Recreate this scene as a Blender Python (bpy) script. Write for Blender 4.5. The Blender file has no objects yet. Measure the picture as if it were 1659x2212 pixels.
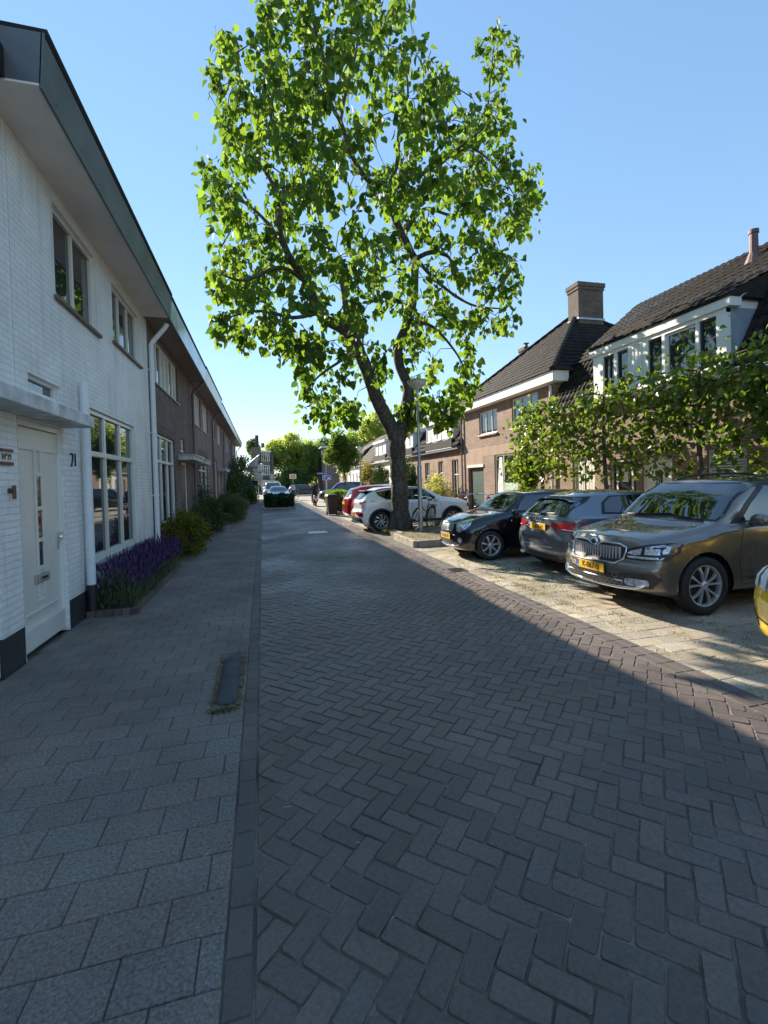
import bpy, bmesh, math, random
import numpy as np
from mathutils import Vector, Matrix
from mathutils.bvhtree import BVHTree
random.seed(7); RNG = np.random.RandomState(11)
scene = bpy.context.scene
COL = scene.collection
R = math.radians
# ------------------------------------------------------------------ camera
YAW, PITCH, ROLL, H = R(14.6), R(1.0), R(1.6), 1.70
FPX, PW, PH, SHP = 1010.0, 1659.0, 2212.0, 50.72
cy_, sy_ = math.cos(YAW), math.sin(YAW)
fw = Vector((sy_*math.cos(PITCH), cy_*math.cos(PITCH), -math.sin(PITCH)))
r0 = Vector((cy_, -sy_, 0)); u0 = r0.cross(fw)
rt = math.cos(ROLL)*r0 - math.sin(ROLL)*u0
up = math.cos(ROLL)*u0 + math.sin(ROLL)*r0
cd = bpy.data.cameras.new('camera'); cam = bpy.data.objects.new('camera', cd); COL.objects.link(cam)
cam.matrix_world = Matrix(((rt.x, up.x, -fw.x, 0), (rt.y, up.y, -fw.y, 0), (rt.z, up.z, -fw.z, H), (0, 0, 0, 1)))
cd.sensor_fit = 'VERTICAL'; cd.sensor_height = 36; cd.lens = 36*FPX/PH
cd.shift_y = -SHP/PH; cd.clip_start = 0.05; cd.clip_end = 2000
scene.camera = cam
def at(px, py, Y):
    """point at depth Y along the street seen at photo position px, py (1659 x 2212 frame)"""
    d = fw + rt*((px-PW/2)/FPX) - up*((py-(PH/2-SHP))/FPX)
    t = Y/d.y
    return Vector((d.x*t, Y, H+d.z*t))
# ------------------------------------------------------------------ light
SUN = Vector((-0.825, 1.90, 1.01)).normalized()          # towards the sun
elev = math.asin(SUN.z); azi = math.atan2(SUN.x, SUN.y)
world = bpy.data.worlds.new('World'); scene.world = world; world.use_nodes = True
wn = world.node_tree.nodes; wl = world.node_tree.links
bg = wn['Background']; sky = wn.new('ShaderNodeTexSky'); sky.sky_type = 'NISHITA'
sky.sun_disc = False; sky.sun_elevation = elev; sky.sun_rotation = azi
sky.air_density = 1.0; sky.dust_density = 0.0; sky.ozone_density = 1.6; sky.altitude = 0
gm = wn.new('ShaderNodeGamma'); gm.inputs[1].default_value = 0.5; hs_ = wn.new('ShaderNodeHueSaturation'); hs_.inputs['Saturation'].default_value = 1.4; hs_.inputs['Value'].default_value = 1.5
wl.new(sky.outputs[0], gm.inputs[0]); wl.new(gm.outputs[0], hs_.inputs['Color']); tn = wn.new('ShaderNodeMix'); tn.data_type = 'RGBA'; tn.blend_type = 'MULTIPLY'; tn.inputs[0].default_value = 1; tn.inputs[7].default_value = (.78, .88, .97, 1); wl.new(hs_.outputs[0], tn.inputs[6]); wl.new(tn.outputs[2], bg.inputs[0]); bg.inputs[1].default_value = 0.13
sd = bpy.data.lights.new('sun', 'SUN'); sd.energy = 4.3; sd.angle = R(0.4); sd.color = (1.0, 0.90, 0.74)
sun = bpy.data.objects.new('sun', sd); COL.objects.link(sun)
sun.rotation_euler = (-SUN).to_track_quat('-Z', 'Y').to_euler()
vs = scene.view_settings; vs.view_transform = 'Standard'; vs.look = 'None'; vs.gamma = 1; vs.exposure = 1.45
vs.use_curve_mapping = False
# ------------------------------------------------------------------ materials
MATS = {}
def newmat(name):
    m = bpy.data.materials.new(name); m.use_nodes = True
    return m, m.node_tree.nodes, m.node_tree.links, m.node_tree.nodes['Principled BSDF']
def P(name, col, rough=0.6, metal=0.0, var=0.12, scale=8.0, bump=0.0, bscale=None, coat=0.0, ior=1.5, spec=0.5, island=0.0, detail=4.0):
    if name in MATS: return MATS[name]
    m, n, l, b = newmat(name); MATS[name] = m
    b.inputs['Roughness'].default_value = rough; b.inputs['Metallic'].default_value = metal
    b.inputs['IOR'].default_value = ior; b.inputs['Specular IOR Level'].default_value = spec
    if coat: b.inputs['Coat Weight'].default_value = coat; b.inputs['Coat Roughness'].default_value = 0.03
    tc = n.new('ShaderNodeTexCoord'); nz = n.new('ShaderNodeTexNoise'); nz.inputs['Scale'].default_value = scale
    nz.inputs['Detail'].default_value = detail; l.new(tc.outputs['Object'], nz.inputs['Vector'])
    mr = n.new('ShaderNodeMapRange'); mr.inputs['From Min'].default_value = 0.3; mr.inputs['From Max'].default_value = 0.7
    mr.inputs['To Min'].default_value = 1-var; mr.inputs['To Max'].default_value = 1+var; l.new(nz.outputs['Fac'], mr.inputs['Value'])
    val = mr.outputs[0]
    if island:
        g = n.new('ShaderNodeNewGeometry'); m2 = n.new('ShaderNodeMapRange'); m2.inputs['To Min'].default_value = 1-island; m2.inputs['To Max'].default_value = 1+island
        l.new(g.outputs['Random Per Island'], m2.inputs['Value']); mu = n.new('ShaderNodeMath'); mu.operation = 'MULTIPLY'
        l.new(val, mu.inputs[0]); l.new(m2.outputs[0], mu.inputs[1]); val = mu.outputs[0]
    hv = n.new('ShaderNodeVectorMath'); hv.operation = 'SCALE'; hv.inputs[0].default_value = col[:3]; l.new(val, hv.inputs['Scale'])
    l.new(hv.outputs[0], b.inputs['Base Color'])
    if bump:
        n2 = n.new('ShaderNodeTexNoise'); n2.inputs['Scale'].default_value = bscale or scale*4; n2.inputs['Detail'].default_value = 5
        l.new(tc.outputs['Object'], n2.inputs['Vector']); bp = n.new('ShaderNodeBump'); bp.inputs['Strength'].default_value = bump
        bp.inputs['Distance'].default_value = 0.02; l.new(n2.outputs['Fac'], bp.inputs['Height']); l.new(bp.outputs[0], b.inputs['Normal'])
    return m
def wall_uv(n, l):
    tc = n.new('ShaderNodeTexCoord'); s = n.new('ShaderNodeSeparateXYZ'); l.new(tc.outputs['Object'], s.inputs[0])
    g = n.new('ShaderNodeNewGeometry'); sn = n.new('ShaderNodeSeparateXYZ'); l.new(g.outputs['Normal'], sn.inputs[0])
    ab = n.new('ShaderNodeMath'); ab.operation = 'ABSOLUTE'; l.new(sn.outputs['X'], ab.inputs[0])
    gt = n.new('ShaderNodeMath'); gt.operation = 'GREATER_THAN'; gt.inputs[1].default_value = 0.5; l.new(ab.outputs[0], gt.inputs[0])
    mx = n.new('ShaderNodeMix'); l.new(gt.outputs[0], mx.inputs[0]); l.new(s.outputs['X'], mx.inputs[2]); l.new(s.outputs['Y'], mx.inputs[3])
    c = n.new('ShaderNodeCombineXYZ'); l.new(mx.outputs[0], c.inputs[0]); l.new(s.outputs['Z'], c.inputs[1])
    return c.outputs[0], tc
def brickmat(name, c1, c2, mortar, painted=False, bw=0.22, rh=0.0645, ms=0.007, rough=0.85, bump=0.6, pen=0.16):
    if name in MATS: return MATS[name]
    m, n, l, b = newmat(name); MATS[name] = m
    uv, tc = wall_uv(n, l)
    nzw = n.new('ShaderNodeTexNoise'); nzw.inputs['Scale'].default_value = 3.0; l.new(tc.outputs['Object'], nzw.inputs['Vector'])
    ad = n.new('ShaderNodeVectorMath'); ad.operation = 'MULTIPLY_ADD'; l.new(nzw.outputs['Color'], ad.inputs[0]); ad.inputs[1].default_value = ((0.014,)*3 if painted else (0.006,)*3); l.new(uv, ad.inputs[2])
    t = n.new('ShaderNodeTexBrick'); l.new(ad.outputs[0], t.inputs['Vector'])
    t.inputs['Scale'].default_value = 1; t.inputs['Brick Width'].default_value = bw; t.inputs['Row Height'].default_value = rh
    t.inputs['Mortar Size'].default_value = ms; t.inputs['Mortar Smooth'].default_value = 0.3
    t.inputs['Color1'].default_value = (*c1, 1); t.inputs['Color2'].default_value = (*c2, 1); t.inputs['Mortar'].default_value = (*mortar, 1)
    t.inputs['Bias'].default_value = 0.0
    nz = n.new('ShaderNodeTexNoise'); nz.inputs['Scale'].default_value = 1.7; nz.inputs['Detail'].default_value = 6; l.new(tc.outputs['Object'], nz.inputs['Vector'])
    mr = n.new('ShaderNodeMapRange'); mr.inputs[1].default_value = .3; mr.inputs[2].default_value = .7; mr.inputs[3].default_value = 1-pen; mr.inputs[4].default_value = 1+pen
    l.new(nz.outputs['Fac'], mr.inputs[0]); sc = n.new('ShaderNodeVectorMath'); sc.operation = 'SCALE'; l.new(t.outputs['Color'], sc.inputs[0]); l.new(mr.outputs[0], sc.inputs['Scale'])
    if painted:
        mpp = n.new('ShaderNodeMapping'); mpp.inputs['Scale'].default_value = (5, 5, .45); l.new(tc.outputs['Object'], mpp.inputs[0]); ng = n.new('ShaderNodeTexNoise'); ng.inputs['Scale'].default_value = 1.3; ng.inputs['Detail'].default_value = 6; l.new(mpp.outputs[0], ng.inputs['Vector'])
        rg = n.new('ShaderNodeMapRange'); rg.inputs[1].default_value = .52; rg.inputs[2].default_value = .74; rg.inputs[3].default_value = 1; rg.inputs[4].default_value = .80; l.new(ng.outputs['Fac'], rg.inputs[0]); s3 = n.new('ShaderNodeVectorMath'); s3.operation = 'SCALE'; l.new(sc.outputs[0], s3.inputs[0]); l.new(rg.outputs[0], s3.inputs['Scale']); sc = s3
    l.new(sc.outputs[0], b.inputs['Base Color']); b.inputs['Roughness'].default_value = rough
    inv = n.new('ShaderNodeMath'); inv.operation = 'SUBTRACT'; inv.inputs[0].default_value = 1; l.new(t.outputs['Fac'], inv.inputs[1])
    n3 = n.new('ShaderNodeTexNoise'); n3.inputs['Scale'].default_value = 14 if painted else 45; n3.inputs['Detail'].default_value = 4; l.new(tc.outputs['Object'], n3.inputs['Vector'])
    h = n.new('ShaderNodeMath'); h.operation = 'MULTIPLY_ADD'; l.new(n3.outputs['Fac'], h.inputs[0]); h.inputs[1].default_value = 0.9 if painted else 0.5; l.new(inv.outputs[0], h.inputs[2])
    bp = n.new('ShaderNodeBump'); bp.inputs['Strength'].default_value = bump; bp.inputs['Distance'].default_value = 0.012; l.new(h.outputs[0], bp.inputs['Height']); l.new(bp.outputs[0], b.inputs['Normal'])
    return m
def leafmat(name, c1, c2, trans=0.55, rough=0.45):
    if name in MATS: return MATS[name]
    m, n, l, b = newmat(name); MATS[name] = m
    g = n.new('ShaderNodeNewGeometry'); mx = n.new('ShaderNodeMix'); mx.data_type = 'RGBA'
    l.new(g.outputs['Random Per Island'], mx.inputs[0]); mx.inputs[6].default_value = (*c1, 1); mx.inputs[7].default_value = (*c2, 1)
    l.new(mx.outputs[2], b.inputs['Base Color']); b.inputs['Roughness'].default_value = rough; b.inputs['Specular IOR Level'].default_value = .25
    tr = n.new('ShaderNodeBsdfTranslucent'); hs = n.new('ShaderNodeMix'); hs.data_type = 'RGBA'; hs.blend_type = 'MULTIPLY'; hs.inputs[0].default_value = 1
    l.new(mx.outputs[2], hs.inputs[6]); hs.inputs[7].default_value = (4.6, 4.3, 1.7, 1); l.new(hs.outputs[2], tr.inputs['Color'])
    ms = n.new('ShaderNodeMixShader'); ms.inputs[0].default_value = trans; out = n['Material Output']
    l.new(b.outputs[0], ms.inputs[1]); l.new(tr.outputs[0], ms.inputs[2]); l.new(ms.outputs[0], out.inputs['Surface'])
    return m
WHITE = P('white_paint', (.78, .77, .73), .35, var=.04, scale=3)
CREAM = P('cream_paint', (.68, .66, .60), .28, var=.04, scale=3)
WHITEPIPE = P('white_pipe', (.72, .74, .76), .4, var=.05)
SOFFIT = P('soffit_board', (.74, .68, .62), .32, var=.10, scale=1.5, bump=.1)
SOFFIT2 = P('brown_soffit', (.20, .15, .12), .5, var=.15, scale=4)
ZINC = P('zinc', (.35, .38, .41), .32, metal=.9, var=.25, scale=2.5)
FASCIA = P('bronze_fascia', (.13, .14, .15), .45, metal=.2, var=.2, scale=2)
LEAD = P('lead_sheet', (.34, .39, .46), .5, metal=.3, var=.2, scale=3)
GREYPIPE = P('grey_pipe', (.13, .14, .16), .45, var=.15)
BLACK = P('black_plastic', (.018, .018, .02), .45, var=.1)
RUBBER = P('tyre_rubber', (.022, .022, .024), .75, var=.25, scale=20, bump=.3, bscale=90)
DARKGAP = P('dark_interior', (.012, .012, .014), .8, var=.1)
PLINTH = P('black_plinth', (.028, .028, .032), .7, var=.3, scale=5, bump=.5, bscale=30)
GLASS = P('window_glass', (.022, .027, .033), .02, var=.3, scale=1.2, ior=1.75, spec=.8)
CARGLASS = P('car_glass', (.008, .010, .012), .012, var=.1, scale=2, ior=1.95, spec=.7)
CURTAIN = P('curtain_cloth', (.60, .58, .54), .9, var=.18, scale=6)
CHROME = P('chrome', (.82, .83, .85), .07, metal=1, var=.02)
ALLOY = P('alloy', (.66, .67, .69), .34, metal=.6, var=.05)
WBRICK = brickmat('white_painted_brick', (.83, .82, .80), (.77, .77, .76), (.68, .68, .67), True, rough=.5, bump=.75, pen=.08, ms=.005)
DBRICK = brickmat('dark_brown_brick', (.10, .064, .052), (.15, .092, .072), (.27, .25, .235), pen=.2)
PBRICK = brickmat('purple_brown_brick', (.17, .105, .085), (.22, .14, .115), (.32, .29, .27), pen=.2)
RBRICK = brickmat('red_brown_brick', (.19, .115, .082), (.275, .17, .122), (.33, .285, .23), pen=.18)
RBRICK2 = brickmat('warm_red_brick', (.23, .125, .085), (.32, .185, .125), (.38, .33, .27), pen=.18)
SOLDIER = brickmat('soldier_brick', (.30, .19, .13), (.38, .25, .18), (.42, .37, .30), bw=.064, rh=.45, pen=.12)
SOLDIERD = brickmat('dark_soldier_brick', (.085, .058, .048), (.115, .075, .06), (.19, .175, .165), bw=.064, rh=.22, pen=.15)
CHBRICK = brickmat('chimney_brick', (.085, .062, .048), (.13, .095, .07), (.12, .105, .09), pen=.2)
TILE = P('roof_tile', (.030, .026, .024), .7, spec=.12, var=.30, scale=5, bump=.25, island=.25)
TILE2 = P('old_roof_tile', (.055, .045, .04), .75, spec=.15, var=.35, scale=5, bump=.25, island=.3)
CONC = P('concrete', (.35, .31, .25), .85, var=.2, scale=6, bump=.4, bscale=60)
# ------------------------------------------------------------------ mesh builder
def tagobj(o, label=None, cat=None, group=None, kind=None):
    if label: o['label'] = label
    if cat: o['category'] = cat
    if group: o['group'] = group
    if kind: o['kind'] = kind
    return o
def thing(name, label, cat, loc=(0, 0, 0), rz=0.0, group=None):
    o = bpy.data.objects.new(name, None); COL.objects.link(o); o.location = loc; o.rotation_euler = (0, 0, rz)
    o.empty_display_size = 0.2
    return tagobj(o, label, cat, group)
class MB:
    def __init__(s): s.v = []; s.f = []
    def add(s, vs_, fs_):
        b = len(s.v); s.v += [tuple(v) for v in vs_]; s.f += [tuple(b+i for i in f) for f in fs_]; return s
    def box(s, x0, x1, y0, y1, z0, z1):
        if x0 > x1: x0, x1 = x1, x0
        if y0 > y1: y0, y1 = y1, y0
        if z0 > z1: z0, z1 = z1, z0
        return s.add([(x0,y0,z0),(x1,y0,z0),(x1,y1,z0),(x0,y1,z0),(x0,y0,z1),(x1,y0,z1),(x1,y1,z1),(x0,y1,z1)],
                     [(0,3,2,1),(4,5,6,7),(0,1,5,4),(1,2,6,5),(2,3,7,6),(3,0,4,7)])
    def prism(s, poly, axis, a0, a1):
        """poly in the two other axes, extruded along axis (0,1,2)"""
        k = len(poly); o = [i for i in range(3) if i != axis]; vs_ = []
        for a in (a0, a1):
            for p in poly:
                v = [0, 0, 0]; v[axis] = a; v[o[0]] = p[0]; v[o[1]] = p[1]; vs_.append(v)
        fs_ = [tuple(range(k)), tuple(range(2*k-1, k-1, -1))]+[(i, (i+1) % k, k+(i+1) % k, k+i) for i in range(k)]
        return s.add(vs_, fs_)
    def tube(s, pts, rad, n=10, cap=True):
        pts = [Vector(p) for p in pts]; rads = rad if isinstance(rad, (list, tuple)) else [rad]*len(pts)
        b = len(s.v); prev = None
        for i, p in enumerate(pts):
            t = (pts[min(i+1, len(pts)-1)]-pts[max(i-1, 0)]).normalized()
            a = Vector((0, 0, 1)) if abs(t.z) < .9 else Vector((1, 0, 0))
            if prev is not None: a = prev
            u = t.cross(a); u = u.normalized() if u.length > 1e-6 else t.orthogonal().normalized(); w = u.cross(t).normalized(); prev = w
            for k in range(n):
                an = 2*math.pi*k/n; q = p+(u*math.cos(an)+w*math.sin(an))*rads[i]; s.v.append(tuple(q))
        for i in range(len(pts)-1):
            for k in range(n):
                s.f.append((b+i*n+k, b+i*n+(k+1) % n, b+(i+1)*n+(k+1) % n, b+(i+1)*n+k))
        if cap: s.f.append(tuple(b+k for k in range(n-1, -1, -1))); s.f.append(tuple(b+(len(pts)-1)*n+k for k in range(n)))
        return s
    def lathe(s, prof, n=24, c=(0, 0, 0), axis='z'):
        """prof [(r, h)]"""
        b = len(s.v)
        for (r, h) in prof:
            for k in range(n):
                a = 2*math.pi*k/n; x, y = r*math.cos(a), r*math.sin(a)
                s.v.append((c[0]+x, c[1]+y, c[2]+h) if axis == 'z' else ((c[0]+x, c[1]+h, c[2]+y) if axis == 'y' else (c[0]+h, c[1]+x, c[2]+y)))
        for i in range(len(prof)-1):
            for k in range(n): s.f.append((b+i*n+k, b+i*n+(k+1) % n, b+(i+1)*n+(k+1) % n, b+(i+1)*n+k))
        return s
    def grid(s, fn, nu, nv):
        b = len(s.v)
        for i in range(nu+1):
            for j in range(nv+1): s.v.append(tuple(fn(i/nu, j/nv)))
        for i in range(nu):
            for j in range(nv): a = b+i*(nv+1)+j; s.f.append((a, a+1, a+nv+2, a+nv+1))
        return s
    def build(s, name, mat, parent=None, smooth=False, bevel=0.0, fixn=True):
        me = bpy.data.meshes.new(name); me.from_pydata(s.v, [], s.f); me.validate()
        if fixn and len(s.f) < 60000:
            bm = bmesh.new(); bm.from_mesh(me); bmesh.ops.recalc_face_normals(bm, faces=bm.faces); bm.to_mesh(me); bm.free()
        o = bpy.data.objects.new(name, me); COL.objects.link(o)
        me.materials.append(mat)
        if smooth:
            me.polygons.foreach_set('use_smooth', [True]*len(me.polygons))
        if parent: o.parent = parent
        if bevel:
            md = o.modifiers.new('bevel', 'BEVEL'); md.width = bevel; md.segments = 2; md.limit_method = 'ANGLE'
        return o
def npmesh(name, V, F, mat, parent=None, smooth=False, k=4):
    """V (n,3), F (m,k) numpy"""
    me = bpy.data.meshes.new(name); V = np.asarray(V, np.float32); F = np.asarray(F, np.int32)
    me.vertices.add(len(V)); me.vertices.foreach_set('co', V.ravel())
    me.loops.add(F.size); me.loops.foreach_set('vertex_index', F.ravel())
    me.polygons.add(len(F)); me.polygons.foreach_set('loop_start', np.arange(0, F.size, F.shape[1], dtype=np.int32))
    if smooth: me.polygons.foreach_set('use_smooth', np.ones(len(F), bool))
    me.update(calc_edges=True); me.materials.append(mat)
    o = bpy.data.objects.new(name, me); COL.objects.link(o)
    if parent: o.parent = parent
    return o
def text(body, size, mat, parent, org, xd, yd, name='lettering', ext=0.002, bold=0.0, sx=1.0, align='CENTER'):
    cu = bpy.data.curves.new('t', 'FONT'); cu.body = body; cu.size = size; cu.align_x = align; cu.align_y = 'CENTER'
    cu.extrude = ext; cu.offset = bold
    to = bpy.data.objects.new('t', cu); COL.objects.link(to); dg = bpy.context.evaluated_depsgraph_get(); dg.update()
    me = bpy.data.meshes.new_from_object(to.evaluated_get(dg)); bpy.data.objects.remove(to); bpy.data.curves.remove(cu)
    X = Vector(xd).normalized(); Y = Vector(yd).normalized(); Z = X.cross(Y); o3 = Vector(org)
    for v in me.vertices: v.co = o3+X*v.co.x*sx+Y*v.co.y+Z*v.co.z
    me.materials.clear(); me.materials.append(mat); me.name = name
    o = bpy.data.objects.new(name, me); COL.objects.link(o); o.parent = parent
    return o
def copy_tree(o, parent=None):
    c = o.copy(); COL.objects.link(c)
    if parent: c.parent = parent; c.matrix_parent_inverse = Matrix()
    for ch in o.children: copy_tree(ch, c)
    return c
# ================================================================== GROUND
def struct(name, mb, mat, **k):
    o = mb.build(name, mat, **k); o['kind'] = 'structure'; return o
SAND = P('joint_sand', (.15, .135, .105), .95, var=.6, scale=3, bump=.6, bscale=120)
GROUNDSOIL = P('ground_soil', (.22, .20, .16), .95, var=.3, scale=2, bump=.6, bscale=60)  # soil colour of the whole ground sheet, mottled by noise
g = MB()
g.add([(-400, -60, -.05), (500, -60, -.05), (500, 900, -.05), (-400, 900, -.05)], [(0, 1, 2, 3)])
struct('ground', g, GROUNDSOIL)
g = MB(); g.grid(lambda u, v: (-2.35+12.8*u, -2+46*v, (-.0085 if not -.08 < -2.35+12.8*u < 3.34 else .0165-.024*((-2.35+12.8*u-1.65)/1.7)**2) if -2.35+12.8*u < 3.6 else -.02), 256, 2)
struct('joint_bed', g, SAND)
def paver_mat(name, col, isl, rough, rgrain, spec=.5, spk=0.0, wear=.25, moss=False):
    m, n, l, b = newmat(name)
    g = n.new('ShaderNodeNewGeometry'); tc = n.new('ShaderNodeTexCoord')
    nz = n.new('ShaderNodeTexNoise'); nz.inputs['Scale'].default_value = 1.1; nz.inputs['Detail'].default_value = 5; l.new(tc.outputs['Object'], nz.inputs['Vector'])
    n2 = n.new('ShaderNodeTexNoise'); n2.inputs['Scale'].default_value = rgrain; n2.inputs['Detail'].default_value = 4; n2.inputs['Roughness'].default_value = .75; l.new(tc.outputs['Object'], n2.inputs['Vector'])
    m1 = n.new('ShaderNodeMapRange'); m1.inputs[3].default_value = 1-isl; m1.inputs[4].default_value = 1+isl; l.new(g.outputs['Random Per Island'], m1.inputs[0])
    m2 = n.new('ShaderNodeMapRange'); m2.inputs[1].default_value = .3; m2.inputs[2].default_value = .7; m2.inputs[3].default_value = 1-wear; m2.inputs[4].default_value = 1+wear; l.new(nz.outputs['Fac'], m2.inputs[0])
    m3 = n.new('ShaderNodeMapRange'); m3.inputs[1].default_value = .3; m3.inputs[2].default_value = .7; m3.inputs[3].default_value = 1-spk; m3.inputs[4].default_value = 1+spk; l.new(n2.outputs['Fac'], m3.inputs[0])
    a = n.new('ShaderNodeMath'); a.operation = 'MULTIPLY'; l.new(m1.outputs[0], a.inputs[0]); l.new(m2.outputs[0], a.inputs[1])
    c = n.new('ShaderNodeMath'); c.operation = 'MULTIPLY'; l.new(a.outputs[0], c.inputs[0]); l.new(m3.outputs[0], c.inputs[1])
    # hue drift between pavers
    wn_ = n.new('ShaderNodeTexWhiteNoise'); wn_.noise_dimensions = '1D'; l.new(g.outputs['Random Per Island'], wn_.inputs['W'])
    mx = n.new('ShaderNodeMix'); mx.data_type = 'RGBA'; mx.inputs[6].default_value = (col[0]*1.05, col[1]*.99, col[2]*.96, 1); mx.inputs[7].default_value = (col[0]*.96, col[1]*1.0, col[2]*1.04, 1); l.new(wn_.outputs['Value'], mx.inputs[0])
    s = n.new('ShaderNodeVectorMath'); s.operation = 'SCALE'; l.new(mx.outputs[2], s.inputs[0]); l.new(c.outputs[0], s.inputs['Scale']); l.new(s.outputs[0], b.inputs['Base Color'])
    if moss:
        nm = n.new('ShaderNodeTexNoise'); nm.inputs['Scale'].default_value = 2.2; nm.inputs['Detail'].default_value = 9; nm.inputs['Roughness'].default_value = .78; l.new(tc.outputs['Object'], nm.inputs['Vector'])
        rm = n.new('ShaderNodeMapRange'); rm.inputs[1].default_value = .49; rm.inputs[2].default_value = .63; rm.inputs[4].default_value = .62; l.new(nm.outputs['Fac'], rm.inputs[0])
        mm = n.new('ShaderNodeMix'); mm.data_type = 'RGBA'; mm.inputs[7].default_value = (.125, .125, .06, 1); l.new(rm.outputs[0], mm.inputs[0]); l.new(s.outputs[0], mm.inputs[6]); l.new(mm.outputs[2], b.inputs['Base Color'])
    b.inputs['Roughness'].default_value = rough; b.inputs['Specular IOR Level'].default_value = spec
    if name == 'clay_pavers':
        ns = n.new('ShaderNodeTexNoise'); ns.inputs['Scale'].default_value = .55; ns.inputs['Detail'].default_value = 7; ns.inputs['Roughness'].default_value = .6; l.new(tc.outputs['Object'], ns.inputs['Vector'])
        rs2_ = n.new('ShaderNodeMapRange'); rs2_.inputs[1].default_value = .35; rs2_.inputs[2].default_value = .65; rs2_.inputs[3].default_value = .38; rs2_.inputs[4].default_value = .70; l.new(ns.outputs['Fac'], rs2_.inputs[0]); l.new(rs2_.outputs[0], b.inputs['Roughness'])
    bp = n.new('ShaderNodeBump'); bp.inputs['Strength'].default_value = .55; bp.inputs['Distance'].default_value = .006; l.new(n2.outputs['Fac'], bp.inputs['Height']); l.new(bp.outputs[0], b.inputs['Normal'])
    return m
ROADM = paver_mat('clay_pavers', (.118, .093, .080), .17, .52, 60, spk=.30)
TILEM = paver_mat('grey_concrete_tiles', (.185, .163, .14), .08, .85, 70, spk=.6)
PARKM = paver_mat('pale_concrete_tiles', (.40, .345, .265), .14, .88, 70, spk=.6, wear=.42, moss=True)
EDGEM = paver_mat('edge_pavers', (.112, .093, .083), .15, .7, 60, spk=.2)
def clip_poly(poly, ax, lim, keep_greater):
    out = []
    for i in range(len(poly)):
        a, b = poly[i], poly[(i+1) % len(poly)]
        ia = (a[ax] >= lim) if keep_greater else (a[ax] <= lim); ib = (b[ax] >= lim) if keep_greater else (b[ax] <= lim)
        if ia: out.append(a)
        if ia != ib:
            t = (lim-a[ax])/(b[ax]-a[ax]); out.append((a[0]+(b[0]-a[0])*t, a[1]+(b[1]-a[1])*t))
    return out
def paver(mb, poly, z, h=.03, ins=.0038, tilt=(0, 0)):
    cx = sum(p[0] for p in poly)/len(poly); cy = sum(p[1] for p in poly)/len(poly); k = len(poly); base = len(mb.v)
    def zz(p): return z+(p[0]-cx)*tilt[0]+(p[1]-cy)*tilt[1]
    for p in poly: mb.v.append((p[0], p[1], z-h))
    for p in poly: mb.v.append((p[0], p[1], zz(p)-.006))
    for p in poly:
        dx, dy = cx-p[0], cy-p[1]; d = math.hypot(dx, dy) or 1; q = (p[0]+dx/d*ins*1.3, p[1]+dy/d*ins*1.3); mb.v.append((q[0], q[1], zz(q)))
    for i in range(k):
        j = (i+1) % k
        mb.f.append((base+i, base+j, base+k+j, base+k+i)); mb.f.append((base+k+i, base+k+j, base+2*k+j, base+2*k+i))
    mb.f.append(tuple(base+2*k+i for i in range(k)))
rd = MB(); W_ = .102; J = .0022; c45 = math.cos(R(45)); X0, X1 = -.080, 3.33; rr = random.Random(3)
for a in range(-20, 460):
    for b in range(-460, 60):
        k = (a-b) % 4
        if k == 0: cells = (a, b, a+2, b+1)
        elif k == 3: cells = (a, b, a+1, b+2)
        else: continue
        u0_, v0_, u1_, v1_ = [q*W_ for q in cells]
        mx_, my_ = (u0_+u1_)/2, (v0_+v1_)/2
        wx = (mx_+my_)*c45; wy = (mx_-my_)*c45          # world centre
        if wy < .3 or wy > 44 or wx < X0-.15 or wx > X1+.15: continue
        j = J+rr.uniform(0, .0018)
        cs = [(u0_+j, v0_+j), (u1_-j, v0_+j), (u1_-j, v1_-j), (u0_+j, v1_-j)]
        jit = .0042
        poly = [((u+v)*c45+rr.uniform(-jit, jit), (u-v)*c45+rr.uniform(-jit, jit)) for u, v in cs]
        poly = [q for i_ in range(4) for q in ((lambda a_, b_, c_: [(a_[0]+(b_[0]-a_[0])*t1, a_[1]+(b_[1]-a_[1])*t1) for t1 in [.009/math.hypot(b_[0]-a_[0], b_[1]-a_[1])]]+[(a_[0]+(c_[0]-a_[0])*t2, a_[1]+(c_[1]-a_[1])*t2) for t2 in [.009/math.hypot(c_[0]-a_[0], c_[1]-a_[1])]])(poly[i_], poly[i_-1], poly[(i_+1) % 4]))] if wy < 9 else poly
        poly = clip_poly(clip_poly(poly, 0, X0+.006, True), 0, X1-.006, False)
        if len(poly) < 3: continue
        ar = abs(sum(poly[i][0]*poly[(i+1) % len(poly)][1]-poly[(i+1) % len(poly)][0]*poly[i][1] for i in range(len(poly))))/2
        if ar < .0012: continue
        crown = .022-.024*((wx-1.65)/1.7)**2
        if wy > 15: paver(rd, poly, crown+rr.uniform(-.001, .002), tilt=(rr.uniform(-.01, .01), rr.uniform(-.01, .01)))
        else: paver(rd, poly, crown+rr.uniform(-.0015, .0025), tilt=(rr.uniform(-.018, .018), rr.uniform(-.018, .018)))
struct('road', rd, ROADM, fixn=False)
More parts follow.
